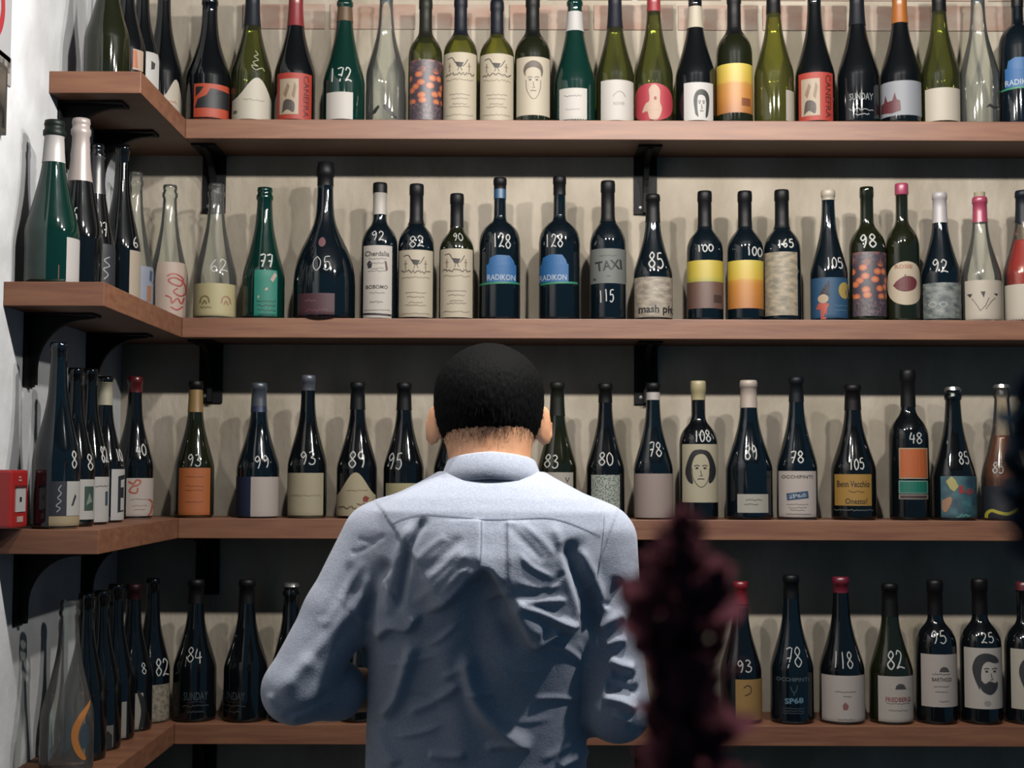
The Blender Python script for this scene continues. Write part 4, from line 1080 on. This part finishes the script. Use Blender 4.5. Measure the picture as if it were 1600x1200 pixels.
# hair: cap over the skull that stops at the nape, with short strands along its edge
hf = Field(head - .15, head + .15, .004)
hf.ell(head + (0, -.004, .006), (.0835, .101, .0965), .02, tilt=-.25)
hf.ell(head + (0, -.006, .034), (.077, .086, .0575), .02)
nape = tz(672)
sl, x, y, z = hf.sl(head - .15, head + .15, 0)
edge = (nape - z) + .9 * np.maximum(y - (head[1] - .02), 0) - .22 * np.abs(x - head[0]) * (y < head[1]) + np.where(y > head[1] - .02, .012, 0)
edge = edge + .0035 * np.sin(x * 330 + 2 * np.sin(x * 140)) + .002 * np.sin(x * 900)
hf.v[sl] = np.maximum(hf.v[sl], edge.astype(np.float32) * .8)
Ph, Qh = hf.mesh(); Ph = relax(Ph, Qh, 1)
Nh = normals(Ph, Qh)
Ph = Ph + Nh * (rng.normal(0, .0004, len(Ph)))[:, None]
hair = big_mesh('hair', Ph - off, Qh, HAIR, man)
# short strands that fade into the neck and roughen the outline
V = []; Fc = []
pick = rng.choice(len(Ph), 5200, p=None)
for i in pick:
    p, n_ = Ph[i], Nh[i]
    low = p[2] < nape + .03
    d = np.array([0, 0, -1.0]) * (.9 if low else .8) + n_ * (.2 if low else .12) + rng.normal(0, .12, 3)
    d /= np.linalg.norm(d); ln = rng.uniform(.006, .013) if not low else rng.uniform(.005, .016)
    sd = np.cross(d, n_); sd /= np.linalg.norm(sd) + 1e-9
    k = len(V)
    V += [p - off + sd * .0004, p - off - sd * .0004, p - off + d * ln]
    Fc.append((k, k + 1, k + 2))
nk = np.nonzero((Pb[:, 2] < nape + .012) & (Pb[:, 2] > nape - .026) & (Pb[:, 1] < head[1] + .01) & (np.abs(Pb[:, 0] - head[0]) < .075))[0]
Nb = normals(Pb, Qb)
for i in rng.choice(nk, 2600):                       # clipped stubble thinning out down the nape
    depth = np.clip((nape + .012 - Pb[i, 2]) / .038, 0, 1)
    if rng.random() < depth ** .6: continue
    p = Pb[i] + rng.normal(0, .0015, 3) * (1, .2, 1) + Nb[i] * .0006; d = np.array([rng.normal(0, .25), 0, -1.0]) + Nb[i] * .12; d /= np.linalg.norm(d)
    sd = np.cross(d, Nb[i]); sd /= np.linalg.norm(sd) + 1e-9; k = len(V); ln = rng.uniform(.002, .006)
    V += [p - off + sd * .0003, p - off - sd * .0003, p - off + d * ln]; Fc.append((k, k + 1, k + 2))
st = mesh_obj('hair_strands', V, Fc, HAIR, hair); st['kind'] = 'stuff'

# shirt
sf = Field((-.50, 1.86, 1.00), (.32, 2.34, 1.63), .0029)
TS = [(738, 768, 2.085, 84, .082), (748, 768, 2.080, 100, .090), (762, 768, 2.074, 126, .100), (780, 767, 2.068, 160, .110), (800, 766, 2.063, 182, .118), (830, 764, 2.060, 190, .124), (870, 761, 2.058, 188, .127), (900, 758, 2.060, 185, .127), (950, 754, 2.069, 180, .123), (1000, 751, 2.080, 176, .117), (1100, 748, 2.094, 174, .110), (1200, 745, 2.100, 174, .110), (1330, 745, 2.10, 176, .116)]
sf.column([(tz(y), (cx - 800) / 1052, cy, a / 1052, d) for y, cx, cy, a, d in TS], .02, 2.3)
for s_, e_, w_, rs in ((sh_l, el_l, wr_l, 1.0), (sh_r, el_r, wr_r, .95)):
    mid = s_ * .5 + e_ * .5 + (0, -.002, 0)
    sf.cone(s_ + (0, -.004, .0), .056 * rs, mid, .050 * rs, .030)
    sf.cone(mid, .050 * rs, e_, .048 * rs, .012)
    sf.cone(e_, .048 * rs, e_ * .76 + w_ * .24, .044 * rs, .010)
    sf.cone(e_ * .74 + w_ * .26, .046 * rs, e_ * .72 + w_ * .28, .046 * rs, .004)     # rolled cuff
Ps, Qs = sf.mesh(); Ps = relax(Ps, Qs, 3)
Ns = normals(Ps, Qs)

def seg_dist(u, v, line):
    """distance, signed side (+ to the right of travel on screen) and run 0..1 along a pixel polyline"""
    line = np.array(line, float); L_ = np.linalg.norm(np.diff(line, axis=0), axis=1); T = L_.sum(); acc = 0
    best = np.full(len(u), 1e9); side = np.zeros(len(u)); run = np.zeros(len(u))
    for a, b_, l in zip(line[:-1], line[1:], L_):
        d = (b_ - a) / l
        t = np.clip((u - a[0]) * d[0] + (v - a[1]) * d[1], 0, l)
        dx = u - a[0] - d[0] * t; dy = v - a[1] - d[1] * t
        q = np.hypot(dx, dy); k = q < best
        best[k] = q[k]; side[k] = np.sign(d[0] * dy - d[1] * dx)[k]; run[k] = ((acc + t) / T)[k]
        acc += l
    return best, side, run

U, Vp = proj(Ps)
backf = np.clip((-Ns[:, 1] + .35) / .5, 0, 1)
disp = np.zeros(len(Ps))
def fold(line, amp, w, kind='r', Ld=60, ends=(.15, .15)):
    """press a fold into the cloth: r ridge or valley, s step raised on the right of travel"""
    d, sd, t = seg_dist(U, Vp, smooth_line(line, 6))
    tp = np.clip(t / max(ends[0], 1e-3), 0, 1) * np.clip((1 - t) / max(ends[1], 1e-3), 0, 1)
    tp = tp * tp * (3 - 2 * tp)
    if kind == 'r': f = np.exp(-(d / w) ** 2)
    else:
        s_ = d * sd; f = 1 / (1 + np.exp(-np.clip(s_ / w * 3, -30, 30))) * np.exp(-np.maximum(s_, 0) / Ld) * np.exp(-np.maximum(-s_, 0) / Ld)
    global disp
    disp = disp + amp * f * tp
# the overhang across the shoulder blades (travel right to left so the raised side is above)
fold([(900, 990), (872, 984), (832, 1010), (806, 965), (784, 926), (762, 892), (738, 905), (700, 944), (660, 962)], .028, 5, 's', 70, (.06, .15))
fold([(660, 958), (640, 986), (612, 984), (590, 1004)], .016, 4, 's', 30)
fold([(758, 898), (748, 960), (748, 1040), (760, 1090)], -.012, 26, 'r', ends=(.05, .4))
fold([(775, 930), (800, 985), (820, 1030)], -.012, 20, 'r', ends=(.1, .5))
# pleats under the yoke
fold([(752, 814), (752, 850), (750, 886)], .006, 3, 's', 26, (.02, .2)); fold([(793, 930), (793, 870), (791, 816)], .004, 3, 's', 24, (.2, .02))
fold([(668, 808), (645, 850), (632, 900), (622, 962)], -.008, 6, 'r', ends=(.1, .2)); fold([(648, 812), (625, 860), (608, 930), (612, 965)], .005, 8, 'r', ends=(.2, .1))
fold([(606, 874), (588, 905), (578, 950), (576, 1010)], -.014, 9, 'r', ends=(.08, .4))
fold([(884, 842), (902, 890), (922, 950), (930, 1010)], -.020, 15, 'r', ends=(.12, .3)); fold([(886, 840), (908, 872), (930, 915), (944, 948)], .010, 10, 'r', ends=(.3, .1))
fold([(862, 812), (876, 860), (884, 900), (905, 980)], .004, 8, 'r')
fold([(790, 820), (820, 850), (850, 880)], -.002, 6); fold([(812, 818), (845, 845), (866, 872)], .002, 6)
fold([(724, 838), (690, 872), (652, 900)], -.002, 6); fold([(735, 858), (690, 905), (645, 945)], .003, 8); fold([(700, 836), (670, 860), (650, 880)], .002, 6)
# sharp creases right of the spine
fold([(794, 932), (830, 936), (884, 934)], .006, 5); fold([(796, 936), (840, 952), (880, 970), (914, 978)], .009, 6); fold([(870, 984), (846, 996), (826, 1008)], .008, 8)
fold([(842, 925), (862, 908), (880, 892)], -.003, 4); fold([(850, 1004), (884, 1014), (912, 1036), (926, 1050)], .005, 5); fold([(912, 1040), (918, 1070), (912, 1096)], .003, 8)
fold([(792, 942), (822, 974), (850, 984)], .013, 17, ends=(.2, .2))
fold([(832, 1092), (866, 1090), (908, 1093)], .004, 4); fold([(725, 1085), (745, 1083), (772, 1084)], .004, 4)
# long curved folds low on the back
fold([(728, 1010), (734, 1060), (752, 1108), (790, 1148), (836, 1168)], .020, 12, ends=(.2, .15)); fold([(756, 1168), (790, 1165), (830, 1167)], .007, 6)
fold([(648, 1000), (634, 1050), (618, 1096), (592, 1124)], .017, 10); fold([(592, 1124), (598, 1160), (620, 1200)], .008, 12)
fold([(634, 1114), (676, 1096), (722, 1066)], .007, 7); fold([(690, 1060), (716, 1046), (738, 1030)], .004, 6); fold([(668, 1178), (700, 1182), (730, 1180)], .006, 6)
fold([(690, 985), (700, 1050), (716, 1130), (728, 1200)], .006, 22); fold([(870, 1200), (900, 1184), (922, 1170)], .008, 8)
# fine creases across the small of the back
for ln, am, wd in (([(596, 1040), (640, 1034), (690, 1020)], .003, 4), ([(604, 1150), (650, 1146), (700, 1130)], .004, 5), ([(780, 1040), (820, 1050), (860, 1046)], .002, 5), ([(770, 1120), (820, 1128), (870, 1120)], .002, 5),
                   ([(660, 1010), (690, 996), (720, 970)], .004, 5), ([(745, 1010), (800, 1062), (840, 1080)], .003, 6), ([(840, 1190), (870, 1176), (905, 1156)], .003, 6), ([(610, 1080), (650, 1086), (700, 1100)], -.003, 5),
                   ([(690, 925), (715, 900), (738, 880)], .003, 4), ([(660, 915), (700, 880), (735, 845)], .003, 4), ([(805, 860), (830, 885), (870, 905)], .003, 4), ([(800, 905), (840, 915), (880, 912)], .003, 4),
                   ([(905, 870), (915, 905), (935, 938)], .004, 5), ([(900, 1000), (912, 1020), (920, 1040)], .002, 5)):
    fold(ln, am, wd, 'r', ends=(.3, .3))
# left sleeve
fold([(602, 888), (560, 940), (510, 1000), (462, 1056), (434, 1096)], .010, 12, ends=(.15, .15)); fold([(575, 905), (530, 975), (478, 1040)], -.006, 16)
fold([(556, 842), (580, 846), (604, 836)], -.002, 4); fold([(545, 862), (562, 862), (590, 846)], -.002, 4); fold([(552, 876), (526, 925), (500, 975)], -.003, 9); fold([(572, 872), (540, 926), (505, 985)], .003, 7)
fold([(420, 1080), (432, 1112), (470, 1128)], .004, 7); fold([(440, 1120), (480, 1106), (520, 1080)], -.003, 7)
# right sleeve
fold([(944, 950), (958, 925), (968, 902)], -.010, 8); fold([(935, 985), (955, 970), (978, 960)], .008, 8); fold([(945, 1010), (962, 1002), (980, 1000)], .007, 7)
fold([(950, 1030), (970, 1040), (992, 1046)], .010, 8); fold([(955, 1052), (975, 1056), (994, 1060)], -.008, 8); fold([(940, 1090), (968, 1096), (996, 1110)], .011, 8); fold([(956, 1114), (972, 1122), (986, 1130)], .006, 5)
fold([(945, 1072), (970, 1074), (1000, 1082)], -.008, 9)
Ps = Ps + (Ns * .6 + np.array([0, -.4, .05])) * (disp * backf)[:, None]
Ps = relax(Ps, Qs, 1, .25)
shirt = big_mesh('shirt', Ps - off, Qs, SHIRT, man)
shirt['label'] = 'light blue creased cotton shirt'
bvh = BVHTree.FromPolygons([tuple(p) for p in Ps], [tuple(int(i) for i in q) for q in Qs])
def on_cloth(x, y, lift=.0008):
    o_ = CAM; d = (W(x, y, 2.0) - CAM).normalized()
    h, n_, i_, q = bvh.ray_cast(o_, d)
    return None if h is None else (h + n_ * lift)
def seam(name, line, wid=1.6, m_=None):
    V = []; Fc = []
    ln = smooth_line(line, 14); d = np.gradient(ln, axis=0); nn = np.stack([-d[:, 1], d[:, 0]], 1); nn /= np.linalg.norm(nn, axis=1)[:, None]
    for p, n_ in zip(ln, nn):
        a = on_cloth(*(p + n_ * wid / 2)); b_ = on_cloth(*(p - n_ * wid / 2))
        if a is None or b_ is None: continue
        V += [np.array(a) - off, np.array(b_) - off]
    for i in range(len(V) // 2 - 1): Fc.append((2 * i, 2 * i + 1, 2 * i + 3, 2 * i + 2))
    mesh_obj(name, V, Fc, m_ or mat('seam_thread', lin((150, 164, 190), .36), .8), shirt)
seam('yoke_seam', [(613, 819), (622, 814), (636, 809), (662, 804), (710, 807), (755, 811), (800, 811), (850, 809), (880, 814), (912, 826), (938, 838)])
seam('armhole_seam', [(944, 806), (942, 836), (938, 870), (934, 900)], 1.0)
seam('pleat_edge', [(752, 813), (752, 850), (750, 884)], 1.4)
seam('pleat_edge', [(793, 815), (793, 870), (794, 922)], 1.2)

# collar: stand and fall folded over, open at the throat
def collar():
    cx = (768 - 800) / 1060; na = 60; V = []; Fc = []
    rows = [(-.002, .058, .058, .018), (.0, .0605, .0615, .0365), (.0, .0635, .0655, .0385), (.0, .0665, .0690, .0365), (.0, .0735, .0765, .018), (.0, .0805, .0845, .0), (.0, .0795, .0835, -.001), (0, .071, .075, .016)]
    zb = P3(768, 747, 1.98)[2]
    for i in range(na + 1):
        a = math.radians(-158 + 316 * i / na)
        front = .5 - .5 * math.cos(a)
        for _, rx, ry, z in rows:
            V.append((cx + rx * math.sin(a) - off[0], 2.060 - ry * math.cos(a) - off[1], zb + z * (1 + .1 * front) - .022 * front - .001 * abs(math.sin(a)) * 4))
    n = len(rows)
    for i in range(na):
        for j in range(n - 1):
            p = i * n + j; Fc.append((p, p + n, p + n + 1, p + 1))
    o = mesh_obj('collar', V, Fc, SHIRT, shirt, True)
    return o
collar()

# trousers and shoes below the frame
TRO = noise_mat('dark_trousers', lin((34, 38, 48)), lin((46, 50, 60)), 60, .85, .1)
tf = Field((-.36, 1.92, .03), (.26, 2.28, 1.14), .008)
tf.column([(tz(1335), -.053, 2.10, .160, .108), (tz(1270), -.053, 2.10, .168, .120), (hipz - .02, -.053, 2.10, .178, .128), (hipz + .05, -.053, 2.10, .174, .124)], .03)
for sx, hx in ((-1, -.135), (1, .03)):
    tf.cone((hx, 2.10, hipz - .02), .092, (hx, 2.095, .50), .072, .03); tf.cone((hx, 2.095, .50), .072, (hx, 2.10, .07), .058, .02)
Pt, Qt = tf.mesh(); big_mesh('trousers', relax(Pt, Qt, 1) - off, Qt, TRO, man)
LEA = mat('black_leather', lin((22, 20, 20)), .35)
for sx, hx in ((-1, -.135), (1, .03)):
    q = Field((hx - .09, 2.0, -.004), (hx + .09, 2.36, .14), .006)
    q.cone((hx, 2.085, .048), .042, (hx + sx * .016, 2.26, .034), .036, .02); q.cone((hx, 2.09, .05), .044, (hx, 2.10, .10), .046, .02)
    q.v = np.maximum(q.v, (.004 - (q.lo[2] + q.h * np.arange(q.n[2])))[None, None, :].astype(np.float32))
    Pq, Qq = q.mesh(); big_mesh('shoe', Pq - off, Qq, LEA, man)

# ------------------------------------------------------------------ unidentified dark blurs close to the camera, built as potted plants
def plant(px, Y, ytop, ybot, half, col, label, seed, n, leaf):
    g = random.Random(seed)
    c = W(px, (ytop + ybot) / 2, Y); zt = W(px, ytop, Y).z; zb = W(px, ybot, Y).z
    e = empty('blur_plant', (c.x, Y, 0)); tag(e, label, 'plant')
    zz = np.array([0, .02, .26, .28, .28, .25]); rr = np.array([.034, .036, .045, .045, .040, .038])
    V, Fc = lathe(zz, rr, True, True, 32); mesh_obj('pot', V, Fc, mat('dark_pot', lin((40, 40, 44)), .6), e)
    pts = [(0, 0, .24), (.006, .004, .6), (-.004, .002, 1.0), (.002, 0, zb), (0, 0, zt - .012)]
    ln = smooth_line([p for p in pts], 6); V = []; Fc = []
    for k, p in enumerate(ln):
        r = .005 - .0035 * k / len(ln)
        V += [(p[0] + r * math.cos(a * math.pi / 3), p[1] + r * math.sin(a * math.pi / 3), p[2]) for a in range(6)]
    for k in range(len(ln) - 1):
        for a in range(6): Fc.append((k * 6 + a, k * 6 + (a + 1) % 6, k * 6 + 6 + (a + 1) % 6, k * 6 + 6 + a))
    M = noise_mat('leaf_%d' % seed, lin(col, .9), lin(tuple(int(v * 1.25) for v in col), .9), 40, .6)
    nt, N, L, b_ = nodes_of(M)
    tr = N.new('ShaderNodeBsdfTranslucent'); mx = N.new('ShaderNodeMixShader'); mx.inputs[0].default_value = .7
    b_.inputs['Specular IOR Level'].default_value = .05; b_.inputs['Roughness'].default_value = .95
    tr.inputs[0].default_value = (*lin(col, 1), 1)
    L.new(b_.outputs[0], mx.inputs[1]); L.new(tr.outputs[0], mx.inputs[2]); L.new(mx.outputs[0], N['Material Output'].inputs[0])
    mesh_obj('stem', V, Fc, M, e, True)
    V = []; Fc = []
    pw = W(px, ytop, Y).x
    prof = (0, .55, .9, 1, .85, .5, 0)
    for k, w in enumerate(prof):
        t = k / 6; V += [(-.5 * w * .52, t, -.12 * (2 * t - 1) ** 2 + .06), (0, t, -.12 * (2 * t - 1) ** 2), (.5 * w * .52, t, -.12 * (2 * t - 1) ** 2 + .06)]
    for k in range(6):
        for j in (0, 1): Fc.append((k * 3 + j, k * 3 + j + 1, k * 3 + j + 4, k * 3 + j + 3))
    lf = None
    for i in range(n):
        f = i / (n - 1); z = zb + (zt - zb) * f
        a = i * 2.399 + g.uniform(-.3, .3)
        size = leaf * (1.0 if f < .72 else 1.0 - .55 * (f - .72) / .28) * g.uniform(.75, 1.1)
        if lf is None: o = lf = mesh_obj('leaf', V, Fc, M, e, True)
        else: o = lf.copy(); COL.objects.link(o)
        o.parent = e
        k_ = half * math.sqrt(g.random()) * (1 if f < .7 else 1 - 2.2 * (f - .7)); o.location = (k_ * math.cos(a * 1.7), k_ * math.sin(a * 1.7), z); o.scale = (size * 1.5, size * 1.05, size)
        o.rotation_euler = (g.uniform(.5, 1.5), g.uniform(-.3, .3), a)
plant(1070, .45, 812, 1300, .0145, (74, 43, 50), 'unidentified dark maroon blur close to the camera, built as a leafy plant', 3, 270, .0150)
plant(1612, .45, 590, 885, .0075, (24, 34, 44), 'unidentified blue-black blur at the right edge, built as a slender plant', 5, 170, .010)
